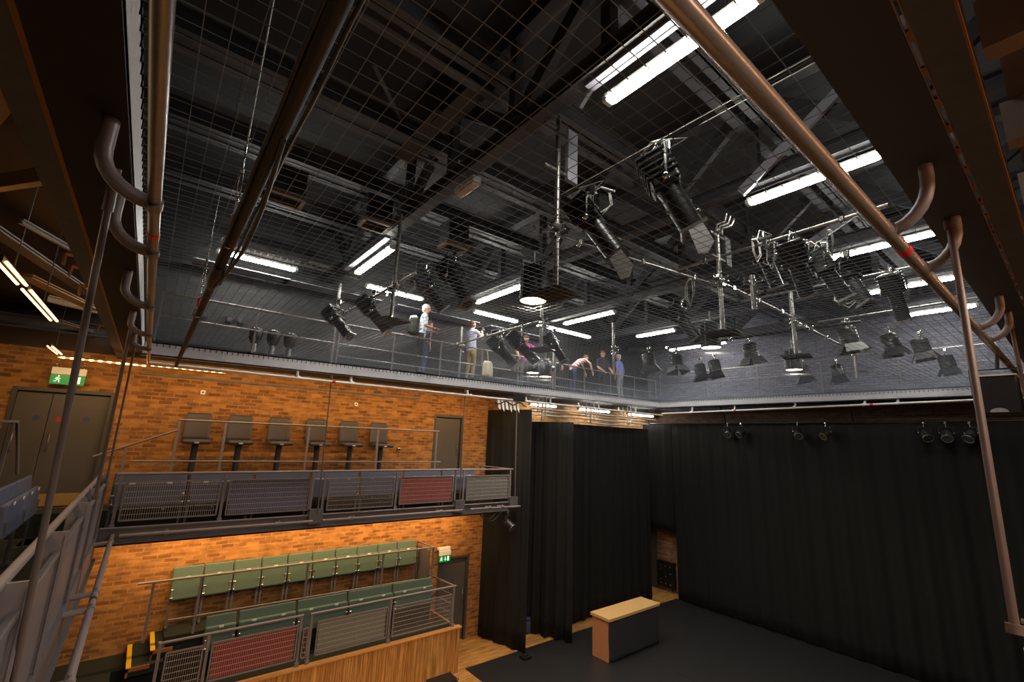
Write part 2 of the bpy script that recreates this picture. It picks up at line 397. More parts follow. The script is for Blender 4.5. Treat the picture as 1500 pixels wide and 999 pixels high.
# roof structure above the net
for i, y in enumerate((2.1, 3.9, 5.7, 7.5, 9.3)):
    w = MB(); w.span((-3, y-.1, 9.6), (16, y+.1, 9.625)); w.span((-3, y-.012, 9.6), (16, y+.012, 9.9)); w.span((-3, y+.2, 9.6), (16, y+.34, 9.62)); w.span((-3, y-.1, 9.88), (16, y+.1, 9.9))
    w.build('beam_purlin_%d' % (i+1), steelD, None, 'structure')
for i, xx in enumerate((2.98, 6.2, 9.3, 12.2, 14.9)):
    w = MB()
    w.span((xx-.1, -1, 8.9), (xx+.1, YW, 8.925)); w.span((xx-.012, -1, 8.925), (xx+.012, YW, 9.1)); w.span((xx-.1, -1, 9.1), (xx+.1, YW, 9.12))
    w.span((xx-.1, -1, 10.3), (xx+.1, YW, 10.45))
    ys = [-.6+1.5*k for k in range(9)]
    for k in range(8):
        z0, z1 = (9.1, 10.3) if k % 2 else (10.3, 9.1)
        w.bar((xx, ys[k], z0), (xx, min(ys[k+1], YW), z1), .2, .1, (1, 0, 0))
        w.span((xx-.06, ys[k]-.06, 9.1), (xx+.06, ys[k]+.06, 10.3))
    w.build('beam_roof_truss_%d' % (i+1), steelD, None, 'structure')
for i, (a, b) in enumerate((((640, 190), (745, 90)), ((590, 235), (650, 165)), ((548, 95), (592, 185)))):
    A = atZ(*a, 9.5); B = atZ(*b, 9.8)
    MB().bar(A, B, .28 if i < 2 else .05, .02).build('beam_roof_brace_%d' % (i+1), steelD, None, 'structure')
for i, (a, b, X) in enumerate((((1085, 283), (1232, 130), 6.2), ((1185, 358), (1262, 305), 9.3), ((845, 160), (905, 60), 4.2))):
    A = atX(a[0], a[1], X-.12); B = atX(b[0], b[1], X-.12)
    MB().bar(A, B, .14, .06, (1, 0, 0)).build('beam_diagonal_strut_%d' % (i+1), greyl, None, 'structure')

# ------------------------------------------------------------------ wire mesh net with lacing over the channels
w = MB(); zn = 6.76; sp = .0875; r = .0021
def wr(a, b, r):
    a = V(a); b = V(b); t = (b-a).normalized(); u = t.orthogonal().normalized()*r; v2 = t.cross(u)
    w.add([a+u, a+v2, a-u, a-v2, b+u, b+v2, b-u, b-v2], [(0, 1, 5, 4), (1, 2, 6, 5), (2, 3, 7, 6), (3, 0, 4, 7)])
k = 0
y = .44
while y < 9.87:
    w.cur = 0; wr((-.262, y, 6.75), (15.0, y, 6.84), r); w.cur = 1; wr((-.247, y, 6.745), (-.247, y, 6.69), .004); wr((14.994, y, 6.88), (14.994, y, 6.82), .008); y += sp
x = -.25
while x < 15.0:
    zz = lerp(6.75, 6.84, (x+.25)/15.25)
    w.cur = 0; wr((x, .415, zz), (x, 9.88, zz), r); w.cur = 1; wr((x, 9.866, beamz(x)+.225), (x, 9.866, beamz(x)+.165), .008); x += sp
w.build('wire_mesh_net', [wire, blackm], None, None, 'black wire mesh net stretched across the whole lighting grid opening', 'net')

# ------------------------------------------------------------------ tubes with hooked brackets
def tubebar(name, a, b, rr, label, hooks=(), tapes=(), mat=gal, group=None, coll=()):
    a = V(a); b = V(b); t = thing(name, a, label, 'pipe', group)
    MB().tube([a, b], rr, 14).build('tube', mat, t)
    ax = (b-a).normalized()
    for h in hooks:
        w = MB(); w.tube(h, .029, 10); e = V(h[-1])
        w.tube([e-ax*.035, e+ax*.035], rr+.008, 12); w.cyl(e+V((0, 0, rr)), e+V((0, 0, rr+.03)), .012)
        w.build('hook_bracket', railm if mat in (gal, galT) else mat, t)
    for p, mt in tapes:
        p = a+ax*((V(p)-a).dot(ax)); MB().tube([p-ax*.035, p+ax*.035], rr+.0022, 14).build('tape_band', mt, t)
    for p in coll:
        p = a+ax*((V(p)-a).dot(ax)); MB().tube([p-ax*.03, p+ax*.03], rr+.007, 14).build('joint_collar', mat, t)
    return t
def hookpts(top, end, zt=6.486, n=7):
    top = V(top); end = V(end); c = V((end.x, end.y, top.z)); pts = [V((top.x, top.y, zt))]
    for i in range(n+1):
        th = PI/2*i/n
        pts.append(V((lerp(end.x, top.x, math.cos(th)), lerp(end.y, top.y, math.cos(th)), lerp(top.z, end.z, math.sin(th)))))
    return pts
def ltz(y): return 6.165+.0165*(y-1)
tl0 = V((-.112, -.8, ltz(-.8))); tl1 = V((-.142, 9.7, 6.33))
tubebar('lighting_bar', tl0, tl1, .0238, 'grey tube with red tape bands running along the left edge of the net',
        [hookpts((-.305, y, 6.355), (-.115-.0027*y, y, ltz(y))) for y in (2.25, 2.97, 4.54, 6.2, 7.55)],
        [((-.13, 2.78, 0), redt), ((-.13, 6.4, 0), redt)])
tubebar('lighting_bar', (-.5, .47, 6.34), (14.9, .47, 6.5), .0315, 'grey tube lit orange running along the near right edge of the net',
        [hookpts((x, .3, 6.6), (x, .47, 6.355+.0104*x), 6.666) for x in (2.74, 3.5, 5.6, 6.3, 9.5)],
        [((3.1, .47, 0), redt), ((8.0, .47, 0), redt)], galT)
tubebar('lighting_bar', (-.14, 9.75, 6.325), (14.95, 9.75, 6.36), .026, 'grey tube under the net edge along the brick wall',
        [hookpts((x, 9.92, 6.46), (x, 9.75, 6.325+.0023*x), 6.5) for x in (2.25, 3.35, 6.4, 8.4, 10.6, 12.6)], [((2.95, 9.75, 0), redt)], galw)
tubebar('lighting_bar', (14.9, 9.75, 6.42), (14.9, .47, 6.6), .026, 'pale tube under the net edge above the long black back curtain',
        [hookpts((15.06, y, 6.62), (14.9, y, 6.42+.0194*(9.75-y)), 6.67) for y in (8.6, 7.1, 5.3, 3.6, 2.9)], [((14.9, 6.9, 0), redt), ((14.9, 3.3, 0), redt)], galw)
# cable-wrapped barrel slung below the net
pa = V((.178, -.6, 6.25)); pb = V((.235, 9.6, 6.31))
t = tubebar('lighting_bar', pa, pb, .027, 'dark brown pipe with cables taped along it slung beneath the net from the left', [], [((.2, 3.75, 0), greent)], pipeD)
w = MB()
for k, (ox, oz) in enumerate(((-.034, .0), (-.032, .014), (.03, -.016))):
    w.tube([(lerp(.185, .205, i/24)+ox+.002*math.sin(i*1.7+k), -.6+i*.17, 6.25+oz) for i in range(25)], .006, 6)
w.build('cable_loom', cablem, t)
w = MB(); w.tube([(.2+.05*math.sin(PI*i/14), 1.5+i*.15, 6.225-.012*math.sin(PI*i/14)) for i in range(15)], .009, 6); w.build('cable', cablem, t)
MB().tube([(.2, 3.15, 6.262), (.2, 3.25, 6.262), (.2, 3.45, 6.262), (.2, 3.6, 6.262)], [.032, .05, .045, .032], 10).build('cable_wrap', cablem, t)
for i, (px, py, y0) in enumerate(((320, 372, 2.74), (275, 470, 4.76))):
    p = V((.19, y0, 6.28)); t = thing('suspension_wire', p, ('thin steel wire with turnbuckle and red shackle holding the dark cable-wrapped pipe', 'shorter farther wire and chain holding the dark pipe near the brick wall')[i], 'wire')
    w = MB(); w.tube([p+V((0, 0, .55)), p+V((0, 0, 4.1))], .005 if i == 0 else .003, 6); w.build('wire', galw if i == 0 else chrome, t)
    w = MB(); w.tube([p+V((-.009, 0, .26)), p+V((-.009, 0, .42))], .0035, 6); w.tube([p+V((.009, 0, .26)), p+V((.009, 0, .42))], .0035, 6)
    w.ball(p+V((0, 0, .25)), .012); w.ball(p+V((0, 0, .43)), .012); w.cyl(p+V((0, 0, .44)), p+V((0, 0, .58)), .006); w.cyl(p+V((0, 0, .17)), p+V((0, 0, .26)), .005)
    w.build('turnbuckle', chrome, t)
    w = MB()
    for q in range(5): w.ring(p+V((0, 0, .5+.035*q)), .009, .003, (1, 0, 0) if q % 2 else (0, 1, 0), 10, 5)
    w.ring(p+V((0, 0, .155)), .014, .004, (0, 1, 0), 12, 6); w.build('chain', chrome, t)
    MB().tube([p+V((0, 0, .06)), p+V((0, 0, .14))], .012, 8).build('shackle', redt, t)
    MB().ring(p+V((0, 0, .0)), .034, .006, (0, 1, 0), 14, 6).build('pipe_hook', chrome, t)

# hanging rods
def rod(a, b, rr, label, sleeve=None, mat=rodm):
    a = V(a); b = V(b); t = thing('hanger_rod', b, label, 'rod')
    MB().tube([a, b], rr, 10).build('rod', mat, t)
    ax = (b-a).normalized()
    MB().tube([a, a+ax*(sleeve or .1)], rr*1.5, 10).build('top_sleeve', mat, t)
    MB().tube([b-ax*.04, b], rr*1.8, 10).build('foot_ferrule', mat, t)
    return t
rod((-.3, 2.62, 6.45), (-.3, 3.42, 4.0), .0145, 'thick grey hanger tube crossing in front of the left gallery rail', .2)
rod((-.3, 6.25, 6.5), (-.3, 6.75, 4.5), .017, 'thin grey hanger rod beside the double door', .1)
rod((-.3, 8.1, 6.5), (-.3, 8.5, 4.5), .013, 'slimmer hanger rod just right of the rod by the double door', .1)
rod((2.9, 9.8, 6.47), (2.95, 9.8, 3.7), .013, 'thin rod from net edge to upper balcony rail between the blue and mesh panels', .06)
rod((6.25, 9.8, 6.5), (6.28, 9.8, 3.7), .013, 'thin rod from net edge to balcony passing the plain upper door', .06)
rod((7.98, 9.8, 6.3), (8.03, 9.8, 3.6), .016, 'thin rod at the right hand end of the upper balcony', .06)
rod((3.5, .322, 6.67), (3.19, .322, 4.53), .018, 'long brown grey hanger tube in front of the black back curtain', .08, rodb)
pq = atY(1482, 482, .322)
rod((pq.x, pq.y, 6.67), (pq.x, pq.y, 4.9), .016, 'short hanger tube at the right picture edge beside the speaker', .06, rodb)

# ------------------------------------------------------------------ guard rails with mesh panels
def mesh_panel(parent, a, b, z0, z1, y, back=None, vs=.031, hs=.088):
    fr = MB(); q = .012
    for (p, q2) in (((a, y, z0), (b, y, z0)), ((a, y, z1), (b, y, z1)), ((a, y, z0), (a, y, z1)), ((b, y, z0), (b, y, z1))):
        fr.bar(p, q2, .024, .024, (0, 1, 0))
    p = fr.build('mesh_panel', railm, parent)
    w = MB(); x = a+vs
    while x < b-.02: w.bar((x, y, z0), (x, y, z1), .0045, .004, (0, 1, 0)); x += vs
    z = z0+hs
    while z < z1-.02: w.bar((a, y-.004, z), (b, y-.004, z), .006, .006, (0, 1, 0)); z += hs
    w.build('infill_mesh', infw, p)
    if back:
        MB().span((a+.03, y+.012, z0+.02), (b-.03, y+.018, z1-.015)).build('backing_sheet', back, p)
def guard(name, label, x0, x1, y, zt, zb, posts, panels, ends=True):
    t = thing(name, (x0, y, zb), label, 'railing')
    MB().tube([(x0-.03, y, zt), (x1+.03, y, zt)], .022, 12).build('top_rail', railm, t)
    for p in posts:
        w = MB(); w.bar((p, y, zb), (p, y, zt), .03, .045); w.box((p, y, zb+.03), (.07, .07, .06)); w.build('post', railm, t)
    for (a, b, z0, z1, back) in panels: mesh_panel(t, a, b, z0, z1, y-.03, back)
    return t
guard('balcony_railing', 'upper balcony guard rail with one open and one blue backed mesh panel, left length', -.2, 2.86, 9.9, 4.5, 3.66, (-.17, 1.29, 2.82),
      ((-.1, 1.22, 3.78, 4.375, None), (1.37, 2.77, 3.77, 4.37, bluef)))
guard('balcony_railing', 'upper balcony guard rail with the red backed panel, middle length', 3.02, 6.22, 9.9, 4.5, 3.66, (3.05, 4.64, 6.19),
      ((3.14, 4.56, 3.74, 4.355, None), (4.72, 6.1, 3.765, 4.35, redf)))
t = guard('balcony_railing', 'short upper balcony guard rail at the right end with grey mesh panel', 6.4, 7.98, 9.9, 4.49, 3.66, (6.43, 7.92),
          ((6.51, 7.85, 3.76, 4.34, palef),))
w = MB(); w.tube([(7.96, 9.9, 4.49), (7.8, YW-.01, 4.49)], .022, 12); w.tube([(7.96, 9.9, 4.1), (7.8, YW-.01, 4.1)], .014, 10); w.tube([(7.96, 9.9, 3.78), (7.8, YW-.01, 3.78)], .014, 10); w.build('return_rail', railm, t)
t = thing('kick_rail', (-.3, 9.86, 3.66), 'thin grey kick rail along the foot of the upper balcony guard rails', 'rail')
MB().tube([(-.3, 9.86, 3.675), (8.1, 9.86, 3.645)], .014, 10).build('rail', railm, t)
for i, (a, b) in enumerate(((-.05, 2.83), (3.02, 6.28), (6.5, 8.09))):
    t = tubebar('lighting_bar', (a, 9.65, 3.59-.006*i), (b, 9.65, 3.585-.012*i), .024,
            'horizontal grey tube below the upper balcony edge, ' + ('left length', 'middle length', 'short right length')[i],
            [((x, 9.84, 3.57), (x, 9.74, 3.575), (x, 9.65, 3.585)) for x in (a+.6, b-.6)], mat=railm)
# back tier rails on the upper balcony
t = thing('back_tier_rail', (.45, 10.3, 3.85), 'two bar grey handrail in front of the row of high stools', 'railing')
w = MB(); w.tube([(.44, 10.3, 5.41), (5.86, 10.3, 5.41)], .019, 10); w.build('top_rail', railm, t)
MB().tube([(-.1, 10.3, 4.68), (5.95, 10.3, 4.66)], .015, 10).build('mid_rail', railm, t)
for x in (.47, 1.2, 2.72, 4.25, 5.8): MB().bar((x, 10.3, 3.85), (x, 10.3, 5.41), .022, .045).build('post', railm, t)
t = thing('stair_handrail', (-.45, 10.28, 3.85), 'sloping grey handrail rising from the double door to the stools', 'railing')
MB().tube([(-.6, 10.28, 4.75), (.4, 10.28, 5.2), (.46, 10.28, 5.22)], .018, 10).build('sloping_rail', railm, t)
for x in (-.2,): MB().bar((x, 10.28, 3.85), (x, 10.28, 4.92), .02, .035).build('post', railm, t)
# lower gallery guards
t = guard('gallery_railing', 'lower gallery guard rail with the red backed mesh panel', .75, 2.93, 9.9, 1.83, .965, (.76, 1.43, 2.93),
          ((.86, 1.36, 1.1, 1.67, None), (1.5, 2.87, 1.1, 1.68, redf)))
MB().ball((.74, 9.9, 1.83), .035).build('end_cap', railm, t)
t = guard('gallery_railing', 'lower gallery guard rail with grey green backed panel and open end panel', 3.12, 6.36, 9.9, 1.825, .965, (3.12, 4.75, 6.33),
          ((2.98, 3.07, 1.1, 1.6, None), (3.24, 4.68, 1.09, 1.67, greyf), (4.81, 6.28, 1.075, 1.655, None)))
w = MB(); w.tube([(6.36, 9.9, 1.82), (6.31, 10.5, 1.82), (6.28, YW-.02, 1.82)], .02, 10)
for z in (1.62, 1.42, 1.22): w.tube([(6.34, 9.92, z), (6.3, 10.5, z)], .011, 8)
w.build('return_rail', railm, t)
t = thing('mid_gallery_rail', (.4, 10.5, 1.66), 'grey handrail in front of the back row of green seats', 'railing')
MB().tube([(.33, 10.5, 2.63), (6.07, 10.5, 2.6)], .02, 10).build('top_rail', railm, t)
MB().tube([(.85, 10.5, 1.97), (5.6, 10.5, 1.93)], .014, 10).build('lower_rail', railm, t)
for x in (.55, 1.25, 3.1, 4.75, 6.05): MB().bar((x, 10.5, 1.68), (x, 10.5, 2.61), .022, .04).build('post', railm, t)
w = MB(); w.tube([(6.06, 10.5, 2.6), (5.98, YW-.02, 2.62)], .018, 10); w.bar((5.98, YW-.03, 1.66), (5.98, YW-.03, 2.64), .04, .04); w.build('end_return', railm, t)
MB().span((5.98, 10.56, 1.7), (6.0, YW-.06, 2.52)).build('end_panel', panelg, t)
t = thing('steps', (.4, 10.65, 1.33), 'two green carpeted steps with yellow nosings left of the green seats', 'steps')
for i, (x, z, y0) in enumerate(((.38, 1.46, 10.15), (.67, 1.6, 10.3))):
    st = MB().span((x, y0, 1.33), (.86, YW-.02, z)).build('step', carpet, t)
    MB().span((x-.006, y0, z-.004), (x+.06, YW-.02, z+.006)).build('yellow_nosing', yellow, st)
    MB().span((x, y0-.025, z-.05), (x+.3, y0, z+.008)).span((x, y0-.025, 1.33), (x+.03, y0, z)).build('oak_edge', woodn, st)

# ------------------------------------------------------------------ seats
def bench(name, n, mat, label, cat, group, w1=.51):
    t = thing(name, (0, 0, 0), label, cat, group); L = n*w1-.02
    tilt = math.radians(-7)
    MB().box((L/2, .17, .75), (L, .05, .5), (tilt, 0, 0), .02).build('backrest', mat, t)
    p = MB().box((L/2, .09, .645), (L, .075, .40), (math.radians(-3), 0, 0), .028).build('seat_pad', mat, t)
    for k in range(n):
        MB().box((w1*(k+.5)-.01, .045, .83), (.072, .008, .034), None, .003).build('number_plaque', platem, p)
    for k in range(n+1):
        x = min(max(k*w1-.01, .03), L-.03)
        if n > 1 and 0 < k < n: continue
        MB().bar((x, .1, 0), (x, .1, .45), .024, .035).bar((x, .02, .012), (x, .2, .012), .04, .024).build('leg', fasc, t)
        MB().bar((x, .05, .5), (x, .05, .62), .025, .02).cyl((x-.02, .045, .5), (x+.02, .045, .5), .014).cyl((x-.02, .045, .64), (x+.02, .045, .64), .014).build('hinge_arm', chrome if k % 2 == 0 else railm, t)
    return t
G1 = 'blue double seats along the front of the upper balcony'
b2 = bench('tip_up_bench', 2, bluev, '', 'seat', G1)
for i in range(7):
    loc = (-.27+i*1.04, 10.04, 3.5)
    lab = '%s blue grey double seat from the left behind the upper balcony rail' % ORD[i]
    if i == 0: b2.location = V(loc); b2['label'] = lab
    else: dup(b2, loc, 0, lab)
G2 = 'green seats along the front of the lower gallery'
g1 = bench('tip_up_bench', 1, greenv, 'single green seat at the left end of the lower front row', 'seat', G2); g1.location = V((1.42, 10.3, .93))
g2 = bench('tip_up_bench', 2, greenv, '', 'seat', G2)
for i in range(4):
    loc = (1.95+i*1.03, 10.3, .93); lab = '%s green double seat from the left behind the lower guard rail' % ORD[i]
    if i == 0: g2.location = V(loc); g2['label'] = lab
    else: dup(g2, loc, 0, lab)
for i in range(10):
    dup(g1, (.84+i*.502, 10.92, 1.69), 0, '%s green tip-up seat from the left in the raised back row against the brick' % ORD[i], 'green seats along the back of the lower gallery')
# left gallery seats (facing the stage, along Y)
for i in range(2):
    o = dup(b2, (-1.0, 8.70-1.04*i, 3.52), PI/2, ('blue grey double seat on the left gallery, the one nearest the double door', 'blue grey double seat on the left gallery cut by the picture edge')[i], 'blue seats on the left gallery')
# high stools
t = thing('high_stool', (0, 0, 0), '', 'stool', 'high stools at the back of the upper balcony')
MB().tube([(0, .02, .03), (0, .02, 1.12)], .055, 12).build('pedestal', steelD, t)
MB().box((0, .02, .012), (.3, .3, .024), None, .005).build('base_plate', blackm, t)
p = MB().box((0, -.02, 1.17), (.46, .42, .09), None, .035).build('seat', greyv, t)
MB().box((0, -.24, 1.155), (.07, .012, .03), None, .003).build('number_plaque', platem, p)
w = MB()
vs = []; fs = []
for j in range(9):
    for i in range(9):
        u = (i-4)/4; v = j/8
        hw = .225*(1 if v < .75 else math.sqrt(max(0, 1-((v-.75)/.25)**2*.25)))
        vs.append((u*hw, .2-.05*(1-u*u)*-1+.06*v, 1.2+v*.52)); 
n1 = len(vs)
vs += [(a, b+.035, c) for a, b, c in vs]
for j in range(8):
    for i in range(8):
        a = j*9+i; fs.append((a, a+1, a+10, a+9)); fs.append((n1+a, n1+a+9, n1+a+10, n1+a+1))
rim = [i for i in range(9)]+[9*j+8 for j in range(1, 9)]+[72+i for i in range(7, -1, -1)]+[9*j for j in range(7, 0, -1)]
for q in range(len(rim)):
    a, b = rim[q], rim[(q+1) % len(rim)]; fs.append((a, n1+a, n1+b, b))
w.add(vs, fs, True); w.build('backrest', greyv, t)
for i, x in enumerate((.8, 1.53, 2.28, 3.06, 3.8, 4.55)):
    lab = '%s grey high stool from the left against the brick wall' % ORD[i]
    if i == 0: t.location = V((x, 10.75, 3.85)); t['label'] = lab
    else: dup(t, (x, 10.75, 3.85), random.uniform(-.03, .03), lab)

# ------------------------------------------------------------------ left gallery
S('floor_left_gallery', (-4.2, -3, 3.3), (-.45, 10.5, 3.5), carpet)
w = MB(); w.span((-.45, -3, 3.2), (-.32, 10.0, 3.62)); w.span((-.45, -3, 3.18), (-.28, 10.0, 3.21)); w.build('trim_left_gallery_fascia', fasc, None, 'structure')
t = thing('left_gallery_railing', (-.43, 3, 3.6), 'grey left gallery railing with round top rail and deep upright plates', 'railing')
MB().tube([(-.43, 1.9, 4.52), (-.43, 10.0, 4.5)], .027, 14).build('top_rail', railm, t)
for y in (2.05, 3.37, 4.72, 6.3, 7.6, 9.45):
    MB().span((-.46, y-.012, 3.3), (-.31, y+.012, 4.525)).span((-.325, y-.03, 3.3), (-.31, y+.03, 4.5)).build('upright_plate', railm, t)
ys = (2.05, 3.37, 4.72, 6.3, 7.6, 9.45)
for i in range(5):
    MB().span((-.36, ys[i]+.05, 3.62), (-.345, ys[i+1]-.03, 4.38)).span((-.365, ys[i]+.05, 4.37), (-.33, ys[i+1]-.03, 4.40)).build('infill_panel', panelg, t)
t = tubebar('lighting_bar', (-.13, 3.2, 3.54), (-.137, 10.0, 3.555), .03, 'grey tube on stub brackets below the left gallery edge',
            [((-.32, y, 3.53), (-.22, y, 3.54), (-.13, y, 3.545)) for y in (4.6, 6.2, 6.75, 9.4)], [((-.13, 6.5, 3.55), blackm)], railm)
t = thing('stair_handrail', (-1.45, 9.4, 3.5), 'grey handrail bending down at far left beside the gallery seats', 'railing')
MB().tube([(-1.45, 6.5, 5.27), (-1.45, 9.55, 5.27), (-1.42, 9.9, 4.85), (-1.4, 10.15, 4.5)], .02, 10).build('rail', railm, t)
MB().bar((-1.45, 9.3, 3.5), (-1.45, 9.3, 5.27), .03, .03).build('post', railm, t)
# near gallery corner piece at the lower right of the photograph
S('floor_near_gallery', (-.4, -3, 3.3), (XR, .02, 3.5), carpet)
t = thing('near_gallery_railing', (2.4, .2, 3.5), 'brown grey steel plate and rail end at the lower right corner', 'railing')
MB().span((3.13, .08, 3.5), (3.17, .285, 4.505)).span((3.05, .08, 4.5), (3.22, .294, 4.512)).build('upright_plate', railm, t)
MB().tube([(3.18, .1, 4.545), (3.22, .30, 4.585)], .012, 8).build('rail_end', chrome, t)

# ------------------------------------------------------------------ wall bits
def exitsign(w_, h, label, loc, arrow, chains):
    t = thing('exit_sign', loc, label, 'sign'); x, y, z = loc
    MB().box((x, y, z+h+.06), (w_+.01, .05, .12), None, .006).build('light_housing', whitem, t)
    p = MB().box((x, y, z+h/2), (w_, .012, h)).build('sign_panel', signg, t)
    w = MB(); s = h*.8/100.0; ox = x-w_*.27; oz = z+h*.1; yy = y-.009
    def P(a, b): return (ox+(a-50)*s, yy, oz+b*s)
    for pts, rr in (([(44, 78), (40, 52)], 9), ([(42, 70), (60, 66), (68, 54)], 5), ([(42, 72), (26, 64), (22, 48)], 5), ([(42, 52), (60, 40), (56, 18), (66, 14)], 6), ([(40, 52), (32, 26), (10, 22)], 6)):
        for i in range(len(pts)-1):
            a = V(P(*pts[i])); b = V(P(*pts[i+1])); w.bar(a, b, rr*1.5*s, .003, (0, 1, 0)) if False else w.tube([a, b], rr*.75*s, 6)
    w.ball(P(50, 92), 8*s, (1, .3, 1))
    dx = x+w_*.3; w.span((dx-w_*.07, yy-.001, z+h*.16), (dx+w_*.07, yy+.003, z+h*.84))
    if arrow:
        ax = x+w_*.04; w.tube([(ax, yy, z+h*.78), (ax, yy, z+h*.25)], .05*h, 6); w.tube([(ax-.12*h, yy, z+h*.42), (ax, yy, z+h*.22), (ax+.12*h, yy, z+h*.42)], .04*h, 6)
    w.build('running_man_symbol', signw, p)
    for cx in chains:
        w = MB()
        for q in range(9): w.ring((x+cx, y, z+h+.13+.026*q), .012, .0035, (1, 0, 0) if q % 2 else (0, 1, 0), 8, 5)
        w.build('chain', chrome, t)
    return t
exitsign(.44, .17, 'green running man exit sign on chains above the double door', (-1.2, 11.0, 5.93), False, (-.17, .17))
t = exitsign(.34, .16, 'small green running man exit sign with arrow above the ground level door', (6.72, 11.05, 2.06), True, ())
MB().box((6.72, 11.12, 2.38), (.36, .1, .07), None, .01).build('upper_housing', whitem, t)
for i, x in enumerate((.8, 3.97)):
    t = MB().box((x, YW-.02, 5.99), (.085, .04, .085), None, .006).build('wall_plate', whitem, None, None, ('small white square wall plate above the first stool', 'small white square wall plate above the fifth stool')[i], 'wall plate')
    MB().cyl((x, YW-.045, 5.99), (x, YW-.035, 5.99), .018).build('sensor', blackm, t)
for i, (a, b) in enumerate(((-.25, 2.7), (2.75, 5.7))):
    MB().span((a, YW-.05, 6.245), (b, YW, 6.285), .005).build('wall_trunking', panelg, None, None, ('thin brown conduit along the top of the brick wall, left length', 'thin brown conduit along the top of the brick wall, right length')[i], 'conduit')
MB().box((5.2, YW-.03, 4.93), (.08, .06, .06), None, .01).build('wall_socket', chrome, None, None, 'small chrome fitting low on the brick right of the last stool', 'wall fitting')

# ------------------------------------------------------------------ luminaires
def batten(L, em, label, group, loc, rotz, wd=.09, hang=None):
    t = thing('fluorescent_light', loc, label, 'light', group)
    t.rotation_euler = (0, 0, rotz)
    def part(nm, mb, mt):
        o = mb.build(nm, mt, None); o.parent = t; o.location = o.location; return o
    part('housing', MB().box((0, 0, .05), (wd*.8, L+.06, .05), None, .008), whitem)
    part('diffuser', MB().box((0, 0, .0), (wd, L-.02, .055), None, .022), em)
    for s in (-1, 1): part('end_cap', MB().box((0, s*(L/2+.02), .01), (wd*.95, .06, .07), None, .012), whitem)
    if hang:
        part('hanger', MB().tube([(0, -L*.35, .07), (0, -L*.35, hang)], .004, 6).tube([(0, L*.35, .07), (0, L*.35, hang)], .004, 6), blackm)
    return t
GF = 'fluorescent battens above the net'
def fl(a, b, z, label, em=None, hang=.3, wd=.125):
    A = atZ(a[0], a[1], z); B = atZ(b[0], b[1], z); d = B-A; c = (A+B)/2
    ang = math.atan2(d.y, d.x)-PI/2
    k = round(ang/(PI/2)); ang = k*PI/2
    return batten(d.length, em or tubeE, label, GF, c, ang, wd, hang)
fl((887, 143), (1112, 5), 8.72, 'largest bright fluorescent batten passing behind the near right tube at the top')
fl((1098, 297), (1291, 228), 8.72, 'second fluorescent batten down the right, ending at the dark girder')
fl((1212, 381), (1370, 342), 8.72, 'third fluorescent batten down the right, beside the red tape')
fl((1275, 430), (1398, 406), 8.72, 'fourth fluorescent batten down the right, below the red tape')
fl((1318, 464), (1430, 447), 8.72, 'lowest fluorescent batten on the right, crossed by the hanger tube')
fl((320, 370), (433, 395), 8.72, 'fluorescent batten at far left behind the dark cable-wrapped pipe')
fl((522, 400), (576, 364), 8.72, 'steep fluorescent batten left of centre under a lit roof panel')
fl((538, 419), (617, 439), 8.72, 'short fluorescent batten above the man with the backpack')
fl((700, 444), (763, 419), 8.72, 'fluorescent batten left of the big hanging house light')
fl((694, 457), (758, 471), 8.72, 'fluorescent batten above the people just below the one beside the house light')
fl((829, 475), (898, 457), 8.72, 'fluorescent batten right of centre beyond the first scaffold pole')
fl((806, 479), (860, 495), 8.72, 'fluorescent batten sloping down above the bending person')
fl((937, 494), (985, 483), 8.72, 'small fluorescent batten left of the second house light')
fl((990, 515), (1055, 500), 8.72, 'far fluorescent batten behind the second house light')
for i, (a, b) in enumerate(((9.3, 10.4), (11.5, 13.1), (14.2, 15.8))):
    batten(b-a, tubeC, ('left', 'middle', 'right')[i] + ' white batten of three under the walkway above the black drapes', 'battens under the walkway', ((a+b)/2, 10.75, 6.38), PI/2, .09, .2)
t = thing('emergency_light', (3.02, 5.0, 8.68), 'small oblong emergency light under the dark roof truss', 'light')
MB().box((3.02, 5.0, 8.8), (.15, .5, .09), None, .02).build('housing', whitem, t)
MB().box((3.02, 5.0, 8.74), (.13, .46, .06), None, .025).build('diffuser', M('emergency diffuser', (214, 196, 180), .3, 0, .2, 12), t)
for i, (y0, y1, x) in enumerate(((4.66, 5.4, -1.0), (5.55, 7.1, -1.0), (9.6, 10.6, -1.33))):
    t = thing('gallery_light', (x, (y0+y1)/2, 6.4), ('twin tube warm light over the left gallery cut by the picture edge', 'long twin tube warm light over the left gallery', 'short warm light over the double door')[i], 'light')
    MB().span((x-.009, y0, 6.40), (x+.009, y1, 6.45)).build('spine', steelB, t)
    for s in (-.026, .026): MB().tube([(x+s, y0+.02, 6.405), (x+s, y1-.02, 6.405)], .011, 8).build('tube', warmE, t)
    MB().bar((x, (y0+y1)/2, 6.45), (x, (y0+y1)/2, 7.36), .008, .008).build('hanger', steelB, t)
t = thing('led_strip', (-1.2, 9.86, 6.3), 'warm beaded light strip along the top of the brick wall over the double door', 'light')
MB().span((-1.25, 9.865, 6.295), (-.16, 9.89, 6.305)).build('carrier', blackm, t)
MB().span((-1.25, 9.868, 6.27), (-.16, 9.888, 6.295)).build('beads', ledX, t)
t = thing('led_strip', (3, 9.83, 6.3), 'warm dotted light strip along the tube over the upper balcony', 'light')
MB().span((-.1, 9.86, 6.297), (1.0, 9.885, 6.305)).span((1.0, 9.86, 6.345), (8.0, 9.885, 6.353)).build('carrier', blackm, t)
MB().span((-.1, 9.862, 6.288), (1.0, 9.883, 6.297)).span((1.0, 9.862, 6.336), (8.0, 9.883, 6.345)).build('beads', ledX, t)
